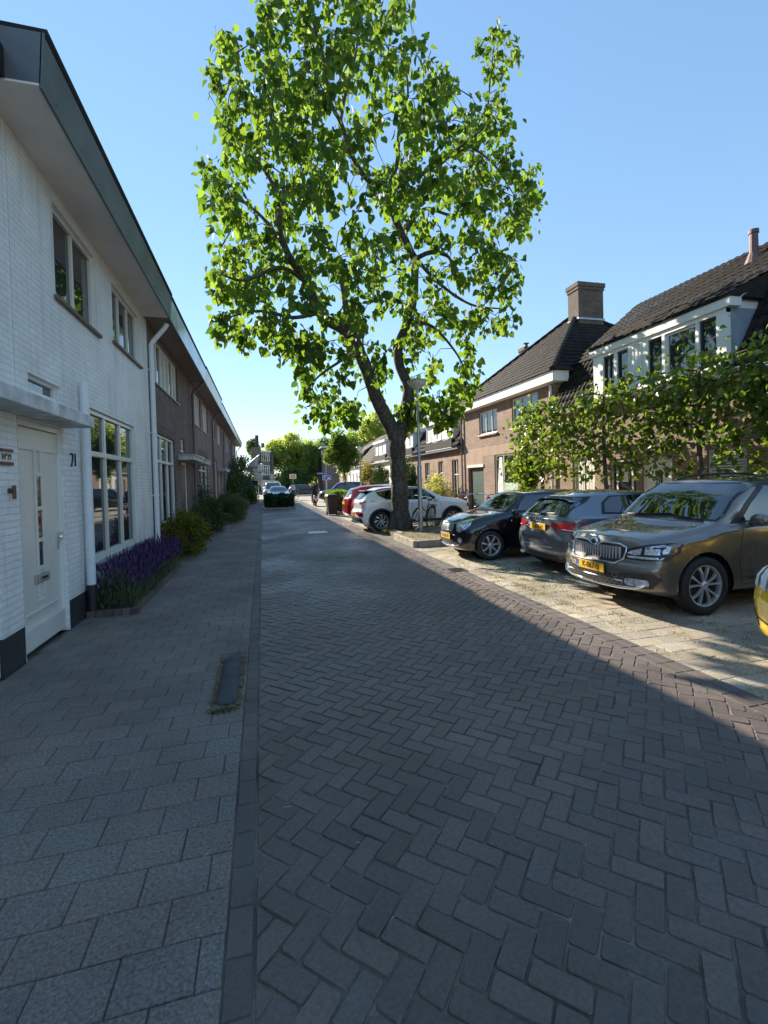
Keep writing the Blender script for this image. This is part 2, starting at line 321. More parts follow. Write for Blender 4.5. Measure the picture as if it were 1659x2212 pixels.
def rows(mb, x0, x1, y0, y1, dx, dy, j, z, stag=True, jit=.002, tl=.008, skip=None, cut=None):
    i = 0; y = y0
    while y < y1:
        off = (dx/2 if i % 2 else 0) if stag else 0; x = x0-off
        while x < x1-.01:
            a_, b_ = max(x, x0), min(x+dx, x1)
            segs = [(a_, b_)]
            if cut and cut[2] < y+dy/2 < cut[3]: segs = [(a_, min(b_, cut[0])), (max(a_, cut[1]), b_)]
            for a, b in segs:
              if b-a > .025 and not (skip and skip((a+b)/2, y+dy/2)):
                p = [(a+j, y+j), (b-j, y+j), (b-j, y+dy-j), (a+j, y+dy-j)]
                p = [(q[0]+rr.uniform(-jit, jit), q[1]+rr.uniform(-jit, jit)) for q in p]
                zc = z(.5*(a+b), y) if callable(z) else z
                paver(mb, p, zc+rr.uniform(-.0015, .002), tilt=(rr.uniform(-tl, tl), rr.uniform(-tl, tl)))
            x += dx
        y += dy; i += 1
inb = lambda x, y: (-.44 < x < -.2 and 3.62 < y < 5.0)
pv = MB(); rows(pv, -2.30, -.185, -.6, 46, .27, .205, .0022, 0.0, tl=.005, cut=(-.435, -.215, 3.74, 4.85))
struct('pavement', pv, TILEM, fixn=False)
ed = MB(); rows(ed, -.183, -.083, .3, 44, .10, .207, .003, -.002, stag=False)
rows(ed, 3.34, 3.45, .3, 44, .11, .207, .003, -.004, stag=False); rows(ed, 3.455, 3.565, .3, 44, .11, .207, .003, -.004, stag=False)
struct('road_edge', ed, EDGEM, fixn=False)
inisl = lambda x, y: (x > 3.6 and ((11.0 < y < 15.1 and x < 8) or (23.3 < y < 25.6 and x < 8)))
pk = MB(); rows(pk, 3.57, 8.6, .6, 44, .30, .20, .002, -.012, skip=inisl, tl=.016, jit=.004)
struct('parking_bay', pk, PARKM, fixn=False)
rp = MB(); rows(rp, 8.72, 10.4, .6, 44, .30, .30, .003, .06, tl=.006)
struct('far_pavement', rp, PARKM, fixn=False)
kb = MB()
for i in range(44): kb.box(8.6, 8.715, 1+i+.004, 2+i-.004, -.05, .075)
struct('kerb', kb, CONC, bevel=.01)
FARM = P('far_paving', (.26, .235, .20), .9, var=.2, scale=1.5, bump=.3, bscale=40)
fr = MB(); fr.box(-6, 14, 44.02, 140, -.06, -.012); struct('far_road', fr, FARM)
# rubbery kerb block lying in the pavement
PK = P('parking_block_concrete', (.060, .066, .072), .85, var=.25, scale=9, bump=.5, bscale=90)
pb = MB()
def half(u, v):
    y = 3.80+(4.78-3.80)*u; a = math.pi*v; e = min(u, 1-u)*1.08; r = .088*min(1, (e/.05+.25)) if e < .04 else .088
    return (-.325+r*.95*math.cos(a)*1.0, y, -.012+r*.62*math.sin(a))
pb.grid(half, 24, 12)
o = pb.build('kerb_block', PK, smooth=True)
tagobj(o, 'low rounded dark concrete block lying along the left pavement edge', 'kerb block')
gr = MB()
gx, gy = 4.24, 7.62
gr.box(-.16, .16, -.16, -.13, 0, .012); gr.box(-.16, .16, .13, .16, 0, .012); gr.box(-.16, -.13, -.13, .13, 0, .012); gr.box(.13, .16, -.13, .13, 0, .012)
for i in range(8): gr.box(-.13, .13, -.118+i*.032, -.105+i*.032, 0, .008)
p = at(986, 1231, 7.6)
IRON = P('cast_iron', (.07, .06, .055), .6, metal=.5, var=.3)
dg = gr.build('drain_grate', IRON); t_ = (1.70)/(1.70-p.z) if p.z != 0 else 1
dv = (p-Vector((0, 0, H))); dv = dv*(H/-dv.z); dg.location = (dv.x, dv.y, -.006)
tagobj(dg, 'small rusty square drain grate set in the sunlit parking tiles', 'drain')
mh = MB(); mh.box(-.30, .30, -.30, .30, -.02, .0); mh.box(-.34, .34, -.34, .34, -.03, -.006)
for i in range(6): mh.box(-.24+i*.085, -.2+i*.085, -.24, .24, 0, .003)
o = mh.build('manhole_cover', P('worn_steel', (.42, .43, .44), .42, metal=.3, var=.2, scale=10)); o.location = (1.75, 15.72, .026)
tagobj(o, 'pale square manhole cover in the shaded brick road', 'manhole cover')
# ------------------------------------------------------------------ litter, moss, weeds
def blades(name, spots, mat, label, hmin=.02, hmax=.07, per=14, spread=.08, lie=False, w=.004, cat='weeds'):
    V = []; F = []
    for (x, y, z) in spots:
        for k in range(per):
            px_, py_ = x+random.gauss(0, spread), y+random.gauss(0, spread); h = random.uniform(hmin, hmax); a = random.uniform(0, 6.28)
            dx, dy = math.cos(a), math.sin(a); b = len(V); wx_, wy_ = -dy*w, dx*w
            if lie: pts = [(0, .002), (h*.5, .008+random.random()*.006), (h, .003)]
            else:
                ln = random.uniform(.1, .7)*h; pts = [(0, 0), (ln*.4, h*.6), (ln, h)]
            for i, (r_, zz) in enumerate(pts):
                ww = (1, .8, .15)[i]
                V.append((px_+dx*r_+wx_*ww, py_+dy*r_+wy_*ww, z+zz)); V.append((px_+dx*r_-wx_*ww, py_+dy*r_-wy_*ww, z+zz))
            F += [(b, b+1, b+3, b+2), (b+2, b+3, b+5, b+4)]
    o = npmesh(name, V, F, mat); tagobj(o, label, cat, kind='stuff'); return o
WEED = leafmat('weed_blade', (.06, .085, .025), (.17, .15, .07), .2)
DRY = P('dry_litter', (.20, .145, .09), .85, var=.4, scale=30, island=.5)
sp = []
for i in range(1000):
    y = random.uniform(2.4, 11); x = random.uniform(3.6, 5.6)
    if random.random() < math.exp(-((x-4.1)**2)/.5-((y-6.9)**2)/4)+.12: sp.append((3.57+round((x-3.57)/.3)*.3+random.gauss(0, .012), y, -.02) if random.random() < .5 else (x, .6+round((y-.6)/.3)*.3+random.gauss(0, .012), -.02))
blades('weeds', sp, WEED, 'low grass and moss growing between the sunlit parking tiles', .012, .04, per=16, spread=.05)
sp = [(random.uniform(3.6, 8.2), random.uniform(11.2, 15), .13) for i in range(150)]
blades('grass', sp, WEED, 'short dry grass on the raised tree bed', .02, .07, per=16, spread=.1)
sp = [(-.325+random.choice([-1, 1])*random.uniform(.088, .112), random.uniform(3.76, 4.84), -.004) for i in range(150)]+[(random.gauss(-.325, .07), 3.70+random.gauss(0, .015), 0) for i in range(26)]
blades('leaf_litter', sp, DRY, 'dry brown leaf litter caught round the low concrete block', .01, .035, per=12, spread=.008, lie=True, cat='litter')
sp = [(random.gauss(-.325, .07), 3.68, 0) for i in range(12)]
blades('moss', sp, leafmat('moss_green', (.03, .06, .015), (.06, .09, .02), .1), 'green moss at the near end of the low concrete block', .008, .025, per=16, spread=.02, cat='moss')
sp = [(random.uniform(-2.2, 3.3), random.uniform(1.4, 16), .0) for i in range(170)]+[(random.uniform(-2.1, -.6), random.uniform(8, 14), 0) for i in range(120)]
blades('scattered_twigs', sp, P('pale_twig', (.42, .36, .24), .8, var=.3), 'thin dry twigs and pods scattered over pavement and road', .02, .07, per=1, spread=.03, lie=True, w=.0022, cat='litter')
# ------------------------------------------------------------------ raised tree bed (kerb stones)
def kerb_run(name, segs, label, h=.15, cat='kerb'):
    b = MB()
    for (xa, ya, xb, yb) in segs:
        L = math.hypot(xb-xa, yb-ya); n = max(1, round(L/.9)); dx, dy = (xb-xa)/L, (yb-ya)/L; nx, ny = -dy, dx
        for i in range(n):
            a, c = L*i/n+.004, L*(i+1)/n-.004
            q = [(xa+dx*a, ya+dy*a), (xa+dx*c, ya+dy*c), (xa+dx*c+nx*.12, ya+dy*c+ny*.12), (xa+dx*a+nx*.12, ya+dy*a+ny*.12)]
            b.add([(*p_, -.06) for p_ in q]+[(*p_, h) for p_ in q], [(0, 1, 2, 3), (7, 6, 5, 4), (0, 4, 5, 1), (1, 5, 6, 2), (2, 6, 7, 3), (3, 7, 4, 0)])
    o = b.build(name, CONC, bevel=.012); tagobj(o, label, cat); return o
kerb_run('tree_bed_kerb', [(3.64, 13.05, 3.64, 11.2), (3.90, 15.1, 3.90, 13.15), (3.77, 11.2, 8.2, 11.2)], 'weathered concrete kerb round the raised bed of the big tree')
b = MB(); b.box(3.78, 8.2, 11.33, 15.0, -.03, .125)
struct('tree_bed', b, P('bed_soil', (.20, .165, .11), .95, var=.4, scale=5, bump=1, bscale=50))
# ================================================================== HOUSES
def facade(mb, nx, Y0, y0, y1, z0, z1, ops, th=.14):
    """wall skin with real openings; local x=0 is the facade, +nx is the street side"""
    ys = sorted({y0, y1, *[o[0] for o in ops], *[o[1] for o in ops]}); ys = [y for y in ys if y0 <= y <= y1]
    for a, b in zip(ys, ys[1:]):
        m = (a+b)/2; holes = sorted([(o[2], o[3]) for o in ops if o[0] < m < o[1]]); z = z0
        for h0, h1 in holes:
            if h0 > z: mb.box(-nx*th, 0, a-Y0, b-Y0, z, h0)
            z = h1
        if z < z1: mb.box(-nx*th, 0, a-Y0, b-Y0, z, z1)
    mb.box(-nx*7.5, -nx*(th+.001), y0-Y0+.003, y1-Y0-.003, z0, z1-.002)
def window(par, nx, Y0, y0, y1, z0, z1, cols=2, trans=None, fm=None, gm=None, dep=.05, fwid=.055, mull=.05, sill=None, o0=0.0, blind=None, name='window', tcols=None, halfblind=None):
    fm = fm or WHITE; f = MB(); xa, xb = o0-dep-.06, o0-dep
    def bx(a, b, c, d, e0=0, e1=0): f.box(nx*(xa-e0), nx*(xb+e1), a-Y0, b-Y0, c, d)
    bx(y0+.001, y0+fwid, z0+.001, z1-.001); bx(y1-fwid, y1-.001, z0+.001, z1-.001); bx(y0+fwid, y1-fwid, z1-fwid, z1-.001); bx(y0+fwid, y1-fwid, z0+.001, z0+fwid*1.25, 0, .02)
    ys = cols if isinstance(cols, list) else [i/cols for i in range(1, cols)]
    for t in ys: bx(y0+(y1-y0)*t-mull/2, y0+(y1-y0)*t+mull/2, z0+fwid*1.25, z1-fwid, 0, -.006)
    if trans: bx(y0+fwid, y1-fwid, trans-mull/2, trans+mull/2, 0, .004)
    fo = f.build(name, fm, par, bevel=.006)
    p = MB(); p.box(nx*(xa+.012), nx*(xa+.018), y0-Y0+fwid*.7, y1-Y0-fwid*.7, z0+fwid*.8, z1-fwid*.7); p.build('pane', gm or GLASS, fo)
    if blind:
        for (ta, tb, zb) in blind:
            c = MB()
            a, b = y0+(y1-y0)*ta+fwid*.8, y0+(y1-y0)*tb-fwid*.8; n = max(2, int((b-a)/.06))
            for i in range(n): c.box(nx*(xa+.020), nx*(xa+.022+(.006 if i % 2 else 0)), a-Y0+(b-a)*i/n, a-Y0+(b-a)*(i+1)/n, zb, z1-fwid)
            c.build('curtain', CURTAIN, fo)
    if sill:
        s = MB(); s.box(nx*(o0-dep-.005), nx*(o0+sill[1]), y0-Y0-.06, y1-Y0+.06, z0-sill[2], z0-.001); s.build('sill', sill[0], fo, bevel=.008)
    return fo
def pipe(par, nx, Y0, y, ztop, z0, mat, r=.05, off=.09, elbow=None, name='downpipe', brk=True):
    b = MB(); pts = [(nx*off, y-Y0, z0), (nx*off, y-Y0, ztop)]
    if elbow: pts += [(nx*(off+elbow[0]*.12), y-Y0, ztop+elbow[1]*.15), (nx*(off+elbow[0]*.9), y-Y0, ztop+elbow[1]*.85), (nx*(off+elbow[0]), y-Y0, ztop+elbow[1])]
    b.tube(pts, r, 12)
    if brk:
        z = z0+1.2
        while z < ztop-.2: b.tube([(nx*off, y-Y0, z), (nx*off, y-Y0, z+.03)], r+.007, 12); b.box(0, nx*off, y-Y0-.01, y-Y0+.01, z, z+.03); z += 1.35
    return b.build(name, mat, par, smooth=False)
def tiles(name, par, org, A, U, nA, nU, mat, inL=0.0, inR=0.0, tw=.215, course=.32, amp=.016):
    """pantiles on the quad org, org+A, org+U; inL/inR = how far the top edge is pulled in on each side (metres)"""
    org, A, U = Vector(org), Vector(A), Vector(U); a = A.normalized(); u = U.normalized(); nrm = a.cross(u)
    if nrm.z < 0: nrm = -nrm
    LA, LU = A.length, U.length; V = []; F = []; nU = max(1, round(LU/course)); dv = LU/nU
    K = 5
    for j in range(nU):
        v0, v1 = j*dv-.02, (j+1)*dv+.03; fr_ = (j+.3)/nU; a0 = inL*fr_; a1 = LA-inR*fr_; n = max(1, round((a1-a0)/tw)); d = (a1-a0)/n
        for i in range(n):
            b = len(V); lift = random.uniform(0, .006)
            for v, l in ((v0, .045), (v1, .012)):
                for k in range(K):
                    t = k/(K-1); w = amp*math.cos(2*math.pi*(t-.22))
                    V.append(tuple(org+a*(a0+d*(i+t*1.02))+u*v+nrm*(l+w+lift)))
            for k in range(K): V.append(tuple(Vector(V[b+k])-nrm*.022))
            for k in range(K-1): F.append((b+k, b+k+1, b+K+k+1, b+K+k)); F.append((b+2*K+k, b+2*K+k+1, b+k+1, b+k))
    return npmesh(name, V, F, mat, par, smooth=False)
def ridge(par, p0, p1, mat, name='ridge_tiles', r=.10):
    p0, p1 = Vector(p0), Vector(p1); n = max(1, round((p1-p0).length/.36)); b = MB()
    for i in range(n):
        a, c = p0.lerp(p1, i/n), p0.lerp(p1, (i+1.08)/n); b.tube([a, c], [r*1.08, r*.94], 10)
    return b.build(name, mat, par)
def chimney(par, Y0, X, Y, z0, z1, w=.6, d=.6, mat=None, X0=0, flue=True, name='chimney'):
    b = MB(); x, y = X-X0, Y-Y0; b.box(x-d/2, x+d/2, y-w/2, y+w/2, z0, z1-.32); b.box(x-d/2-.035, x+d/2+.035, y-w/2-.035, y+w/2+.035, z1-.32, z1-.18); b.box(x-d/2-.07, x+d/2+.07, y-w/2-.07, y+w/2+.07, z1-.18, z1)
    o = b.build(name, mat or CHBRICK, par)
    if flue:
        f = MB(); f.tube([(x, y, z1), (x, y, z1+.22)], .09, 10); f.lathe([(.0, .30), (.16, .27), (.17, .25), (.0, .25)], 12, (x, y, z1)); f.build('flue', BLACK, o)
    return o
def door(par, nx, Y0, y0, y1, z1, mat, o0=-.06, fm=None, glass=None, letter=True, z0=.02, name='door', planks=0):
    f = MB(); fw_ = .06
    f.box(nx*(o0-.05), nx*(o0+.03), y0-Y0, y0-Y0+fw_, z0, z1-.001); f.box(nx*(o0-.05), nx*(o0+.03), y1-Y0-fw_, y1-Y0, z0, z1-.001); f.box(nx*(o0-.05), nx*(o0+.03), y0-Y0+fw_, y1-Y0-fw_, z1-fw_, z1-.001)
    fo = f.build('door_frame', fm or WHITE, par, bevel=.004)
    d = MB(); a, b = y0+fw_+.004, y1-fw_-.004
    if planks:
        for i in range(planks): d.box(nx*(o0-.04), nx*(o0-.004), a-Y0+(b-a)*i/planks+.003, a-Y0+(b-a)*(i+1)/planks-.003, z0+.01, z1-fw_-.005)
        d.box(nx*(o0-.045), nx*(o0-.012), a-Y0, b-Y0, z0+.01, z1-fw_-.005)
    else:
        d.box(nx*(o0-.04), nx*o0, a-Y0, b-Y0, z0+.01, z1-fw_-.005)
    do = d.build(name, mat, fo, bevel=.004)
    return fo, do
# ---------------------------------------------------------------- left row
XL = -2.30
def left_roof(par, Y0, ya, yb, fas, sof, ov=.515, zs=5.27, zt=5.72, tm=None, closed_end=True):
    b = MB(); b.box(.0, ov-.012, ya-Y0, yb-Y0, zs, zs+.02); b.build('soffit', sof, par)
    b = MB(); b.prism([(ov-.012, zs-.02), (ov+.012, zs-.02), (ov+.05, zt), (ov+.02, zt)], 1, ya-Y0, yb-Y0)
    b.prism([(.0, zs+.021), (ov-.0, zs+.021), (ov+.03, zt-.002), (.0, zt-.002)], 1, ya-Y0, ya-Y0+.02)
    for k in range(int((yb-ya)/.6)): b.tube([(ov+.012, ya-Y0+.3+k*.6, zs+.06), (ov+.024, ya-Y0+.3+k*.6, zs+.06)], .008, 6)
    b.build('fascia', fas, par)
    b = MB(); b.prism([(ov+.07, zt+.001), (ov+.07, zt+.035), (-.35, zt+.05), (-4.0, zt+2.3), (-8.3, zt-.1), (-8.3, zs), (0, zs+.022), (ov-.2, zs+.03)], 1, ya-Y0+.001, yb-Y0-.001); b.build('roof', TILE, par)
def left_house(Y0, Y1, label, brick, ups, liv, dr, name='terraced_house', plinth=True, cat='house', zs=5.27, roofy=None, fas=None, sof=None, sold=None, extra_ops=(), canopy=None, zt_e=5.56):
    h = thing(name, label, cat, (XL, Y0, 0), group='terraced houses along the shaded left side')
    ops = [u[:4] for u in ups]+([liv[:4]] if liv else [])+([(dr[0], dr[1], 0.0, dr[2])] if dr else [])+list(extra_ops)
    b = MB(); facade(b, 1, Y0, Y0, Y1, .0, zs, ops)
    b.build('wall', brick, h)
    left_roof(h, Y0, *(roofy or (Y0, Y1)), fas or ZINC, sof or SOFFIT2, zs=zs, zt=zt_e)
    if sold and liv: b = MB(); b.box(0, .004, liv[0]-Y0-.1, liv[1]-Y0+.1, liv[3]+.002, liv[3]+.225); b.build('brick_lintel', sold, h)
    if canopy: b = MB(); b.box(.001, canopy[2], canopy[0]-Y0, canopy[1]-Y0, canopy[3], canopy[3]+.13); b.box(.001, canopy[2]+.03, canopy[0]-Y0-.03, canopy[1]-Y0+.03, canopy[3]+.13, canopy[3]+.16); b.build('canopy', P('canopy_concrete', (.50, .52, .53), .7, var=.25, scale=4), h, bevel=.006)
    return h
# the neighbour nearest the camera (number 19)
h19 = thing('terraced_house', 'white painted brick house at the near left edge carrying the number 19 plate', 'house', (XL, -3, 0), group='terraced houses along the shaded left side')
b = MB(); facade(b, 1, -3, -3, 5.33, .36, 5.27, [(3.9, 4.93, .36, 2.44)]); b.build('wall', WBRICK, h19)
b = MB(); facade(b, 1, -3, -3, 5.33, 0, .36, [(3.9, 4.93, 0, .36)]); b.build('plinth', PLINTH, h19)
b = MB(); b.prism([(.25, 5.28), (.25, 5.55), (-4.0, 8.3), (-8.3, 5.3), (-8.3, 5.28)], 1, -1, 7.79); b.build('roof', TILE, h19)
fo, do = door(h19, 1, -3, 3.9, 4.93, 2.44, CREAM)
s = MB(); s.box(.0, .012, 8.02, 8.17, 1.97, 2.06); s.box(0, .02, 8.0, 8.19, 2.06, 2.085); s.box(0, .02, 8.0, 8.19, 1.945, 1.97)
np_ = s.build('number_plate', P('plate_cream', (.62, .58, .52), .5), h19)
s = MB(); s.box(0, .024, 7.995, 8.195, 2.062, 2.09); s.box(0, .024, 7.995, 8.195, 1.94, 1.968); s.build('plate_border', P('plate_brown', (.12, .055, .045), .5), np_)
text('N°19', .075, BLACK, np_, (.013, 8.095, 2.015), (0, 1, 0), (0, 0, 1), bold=.002)
s = MB(); s.tube([(0, 8.13, 1.70), (.05, 8.13, 1.70)], .025, 10); s.tube([(.045, 8.13, 1.62), (.045, 8.13, 1.75)], .016, 10); s.build('doorbell', P('copper_brown', (.14, .07, .05), .4, metal=.5), h19)
# number 21
lab21 = 'white painted brick house number 21 with a white door and beige soffit'
h21 = left_house(5.34, 11.05, lab21, WBRICK, [(6.38, 7.85, 4.0, 5.12), (8.62, 10.35, 4.13, 5.10)], (7.35, 9.78, .66, 2.84), (5.345, 6.42, 2.42), roofy=(4.80, 10.78), fas=FASCIA, sof=SOFFIT, extra_ops=[(5.60, 6.40, 2.72, 2.92)], canopy=None, zt_e=5.74)
Y = 5.34
BSILL = P('brown_tile_sill', (.14, .095, .08), .5, var=.2)
window(h21, 1, Y, 6.38, 7.85, 4.0, 5.12, [.5], fm=CREAM, sill=(BSILL, .05, .05))
window(h21, 1, Y, 8.62, 10.35, 4.13, 5.10, [.33, .66], fm=CREAM, sill=(BSILL, .05, .05))
window(h21, 1, Y, 7.35, 9.78, .66, 2.84, 3, 2.20, fm=CREAM, fwid=.065, mull=.075, dep=.04, sill=(P('stone_sill', (.20, .21, .21), .4, var=.2), .10, .04))
window(h21, 1, Y, 5.60, 6.40, 2.72, 2.92, 1, fm=WHITE, fwid=.035)
b = MB(); b.box(-.13, .006, 1.09, 1.99, 0, .35); b.box(.0, .006, 1.99, 5.7, 0, .28); b.build('plinth', PLINTH, h21)
fo, do = door(h21, 1, Y, 5.345, 6.42, 2.42, CREAM, z0=.04)
DG = P('door_glass', (.015, .015, .018), .05, spec=.6)
b = MB(); gl = MB()
yc = 5.86-Y
b.box(-.06, -.045, .07, 1.01, 2.12, 2.34)
b.box(-.06, -.040, yc-.085, yc-.055, .55, 2.15); b.box(-.06, -.040, yc+.055, yc+.085, .55, 2.15)
for z in (1.86, 1.50, 1.16, .86): b.box(-.06, -.030, yc-.055, yc+.055, z-.02, z+.02)
for z0, z1 in ((1.52, 1.84), (1.18, 1.48), (.88, 1.14)): gl.box(-.06, -.052, yc-.052, yc+.052, z0, z1)
b.box(-.06, -.045, .12, .96, .40, .425); b.box(-.06, -.02, .07, 1.01, .06, .28)
b.box(-.06, -.04, yc-.07, yc+.07, .50, .52); gl.box(-.06, -.050, yc-.035, yc+.035, .46+.0, .50) if False else None
b.build('moulding', CREAM, do, bevel=.004); gl.build('door_pane', DG, do)
b = MB(); b.box(-.06, -.035, yc-.16, yc+.16, .70, .80); b.box(-.035, -.028, yc-.12, yc+.12, .72, .78); lt = b.build('letterbox', P('letterbox_metal', (.48, .45, .40), .35, metal=.6), do, bevel=.003)
b = MB(); b.box(-.028, -.022, yc-.05, yc+.08, .737, .763); b.build('letter_slot', BLACK, lt)
b = MB(); b.box(-.06, -.04, .915, .955, 1.0, 1.22); b.tube([(-.04, .935, 1.15), (.0, .935, 1.15), (.005, .85, 1.15)], .01, 8); b.build('handle', CHROME, do)
b = MB(); b.box(-.06, -.01, .97, 1.02, 1.10, 1.2); b.build('lock_plate', P('ivory_plastic', (.62, .58, .5), .4), fo)
b = MB(); b.box(.001, .33, -1.4, 1.14, 2.44, 2.575); b.build('canopy', P('weathered_canopy', (.58, .58, .58), .7, var=.35, scale=5, bump=.4), h21, bevel=.008)
b = MB(); b.tube([(.075, 1.62, .42), (.075, 1.62, 3.1)], .054, 14); b.build('downpipe', WHITEPIPE, h21)
b = MB(); b.tube([(.075, 1.62, .0), (.075, 1.62, .43)], .060, 14); b.build('pipe_shoe', BLACK, h21)
text('21', .26, BLACK, h21, (.012, 1.36, 2.06), (0, 1, 0), (0, 0, 1), name='house_number', ext=.008, bold=-.009, sx=.78)
pipe(h21, 1, Y, 11.0, 4.75, .3, WHITEPIPE, r=.050, elbow=(.33, .46))
# brick terrace
DG_SILL = P('grey_sill', (.30, .31, .32), .5)
h2 = left_house(11.05, 17.3, 'dark brown brick house next to the white painted one, blinds in its upper window', DBRICK, [(11.7, 14.8, 4.10, 5.16)], (11.62, 14.0, .74, 2.95), (15.0, 16.05, 2.42), extra_ops=[(14.9, 15.7, 2.72, 3.12)], canopy=(14.45, 16.9, .42, 2.45), sold=SOLDIERD, roofy=(10.80, 17.1), zt_e=5.70)
Y = 11.05
window(h2, 1, Y, 11.7, 14.8, 4.10, 5.16, [.17, .34, .5, .67, .83], sill=(DG_SILL, .04, .04), blind=[(.0, .17, 4.2), (.34, .5, 4.2), (.5, .67, 4.2), (.83, 1, 4.2)])
window(h2, 1, Y, 11.62, 14.0, .74, 2.95, 3, 2.30, fwid=.06, mull=.07, sill=(DG_SILL, .08, .04))
window(h2, 1, Y, 14.9, 15.7, 2.72, 3.12, 1, fwid=.05)
DDOOR = P('dark_door', (.05, .055, .06), .4); door(h2, 1, Y, 15.0, 16.05, 2.42, DDOOR)
pipe(h2, 1, Y, 17.2, 4.85, .1, GREYPIPE, r=.05, elbow=(.36, .40))
REDD = P('red_door', (.30, .03, .025), .4); CREAMD = WHITE
specs = [(17.3, 23.9, 'purplish brick terraced house whose tall ground floor window is overgrown by a rose bush', PBRICK, [(17.8, 20.0, 3.95, 5.14), (20.7, 22.6, 3.95, 5.14)], (19.0, 21.9, .62, 2.9), (17.6, 18.5, 2.42), (17.35, 19.0)),
 (23.9, 30.4, 'purplish brick terraced house with the small white canopy over its door', PBRICK, [(24.4, 26.0, 3.95, 5.14), (27.5, 29.4, 3.95, 5.14)], (24.3, 26.6, .62, 2.9), (27.3, 28.3, 2.42), (26.9, 29.9)),
 (30.4, 37.6, 'purplish brick terraced house behind the climbing rose with a hooded upper window', PBRICK, [(31.0, 32.4, 3.95, 5.14), (34.0, 36.6, 3.95, 5.14)], (33.6, 36.4, .62, 2.9), (31.3, 32.3, 2.42), None),
 (37.6, 46.2, 'farthest brick terraced house of the left row with the flag on its wall', PBRICK, [(38.5, 40.5, 3.95, 5.14), (42.2, 44.6, 3.95, 5.14)], (41, 43.8, .62, 2.9), (38.6, 39.6, 2.42), None)]
for i, (a, c, lab, br, ups, liv, dr, can) in enumerate(specs):
    h = left_house(a, c, lab, br, ups, liv, dr, canopy=(can[0], can[1], .42, 2.45) if can else None, sold=SOLDIERD, fas=[WHITE, ZINC, WHITE, ZINC][i], roofy=(a-.15, c-.15 if i < 3 else c+.3), zt_e=[5.76, 5.62, 5.60, 5.60][i])
    for u in ups: window(h, 1, a, *u, [.45], sill=(DG_SILL, .04, .04), blind=[(0, .45, 4.0), (.45, 1, 4.0)] if i < 2 else None)
    window(h, 1, a, *liv, 2, 2.3, sill=(DG_SILL, .08, .04)); door(h, 1, a, *dr, [DDOOR, REDD, WHITE, WHITE][i])
    pipe(h, 1, a, c-.1, 4.85, .1, GREYPIPE, r=.045, elbow=(.36, .40))
    if i < 3: chimney(h, a, XL-4.2, c-.3, 7.3, 9.0, X0=XL)
for hh, yy in ((h21, 11.0), (h2, 17.1)): chimney(hh, hh.location.y, XL-4.2, yy-.4, 7.3, 9.0, X0=XL)
hg = thing('gabled_house', 'small gabled brick house set back beyond the end of the left row', 'house', (-3.1, 51.0, 0))
b = MB(); facade(b, 1, 51, 51, 60, 0, 3.9, [(53, 54.4, .8, 2.4), (56, 57.4, .8, 2.4)]); b.prism([(-7, 3.9), (0, 3.9), (-3.5, 7.0)], 1, 0.01, .3) if False else None; b.build('wall', PBRICK, hg)
b = MB(); b.prism([(.45, 3.7), (.45, 3.86), (-3.6, 7.6), (-7.8, 3.86), (-7.8, 3.7)], 1, -.3, 9.3); b.build('roof', TILE2, hg)
b = MB(); b.prism([(.5, 3.62), (.56, 3.9), (-3.6, 7.8), (-3.6, 7.5)], 1, -.36, -.301); b.build('verge_board', WHITE, hg)
for q in ((53, 54.4, .8, 2.4), (56, 57.4, .8, 2.4)): window(hg, 1, 51, *q, 2, sill=(DG_SILL, .05, .05))
# ---------------------------------------------------------------- right row
XR = 10.40; GRP = 'brick houses along the sunlit right side'
DKF = P('dark_green_door', (.035, .075, .070), .5, var=.15); DARKF = P('black_frame', (.02, .02, .022), .4)
RSILL = P('brown_glazed_sill', (.20, .10, .075), .4)
# hip roofed house in the middle (Y 14.9 - 23.1)
Y = 14.9
hm = thing('brick_house', 'brick house with a tall hipped tile roof, big chimney and white box gutter', 'house', (XR, Y, 0), group=GRP)
b = MB(); facade(b, -1, Y, 14.9, 23.1, 0, 5.06, [(16.0, 17.95, 3.74, 4.98), (19.25, 21.05, 3.74, 4.84), (20.7, 22.45, 0, 2.22), (17.6, 19.6, .55, 2.72)]); b.build('wall', RBRICK, hm)
b = MB(); b.box(-.004, 0, 2.5, 8.2, 2.74, 3.16); b.box(-.006, 0, 5.8, 8.2, 2.34, 2.739); b.build('brick_band', SOLDIER, hm)
window(hm, -1, Y, 16.0, 17.95, 3.74, 4.98, [.33, .66], sill=(RSILL, .09, .08)); window(hm, -1, Y, 19.25, 21.05, 3.74, 4.84, [.33, .66], sill=(RSILL, .09, .08))
wg = window(hm, -1, Y, 17.6, 19.6, .55, 2.72, [.62], fwid=.07)
b = MB(); b.box(.09-.02, .085, 2.75, 3.9, .6, 1.45); b.build('frosted_film', P('frosted_film', (.45, .58, .50), .35), wg)
b = MB(); b.prism([(4.02, .6), (4.65, .6), (4.35, 2.6), (4.1, 2.6)], 0, .07, .085); b.build('curtain', CURTAIN, wg)
door(hm, -1, Y, 20.85, 22.3, 2.15, DKF, o0=-.12, planks=9, fm=DARKF); b = MB(); b.box(-.05, .02, 5.75, 7.6, 2.22, 2.36); b.build('lintel', P('pale_lintel', (.62, .58, .48), .6), hm)
def gutter_box(nm, par, x0, x1, y0, y1, z0, z1, mat, Y0, lip=.03):
    b = MB(); b.box(x0, x1, y0-Y0, y1-Y0, z0, z1-.05); b.box(x0-lip, x1, y0-Y0-lip, y1-Y0+lip, z1-.05, z1); return b.build(nm, mat, par, bevel=.006)
gutter_box('gutter', hm, -.36, .3, 14.5, 23.35, 5.06, 5.42, WHITE, Y)
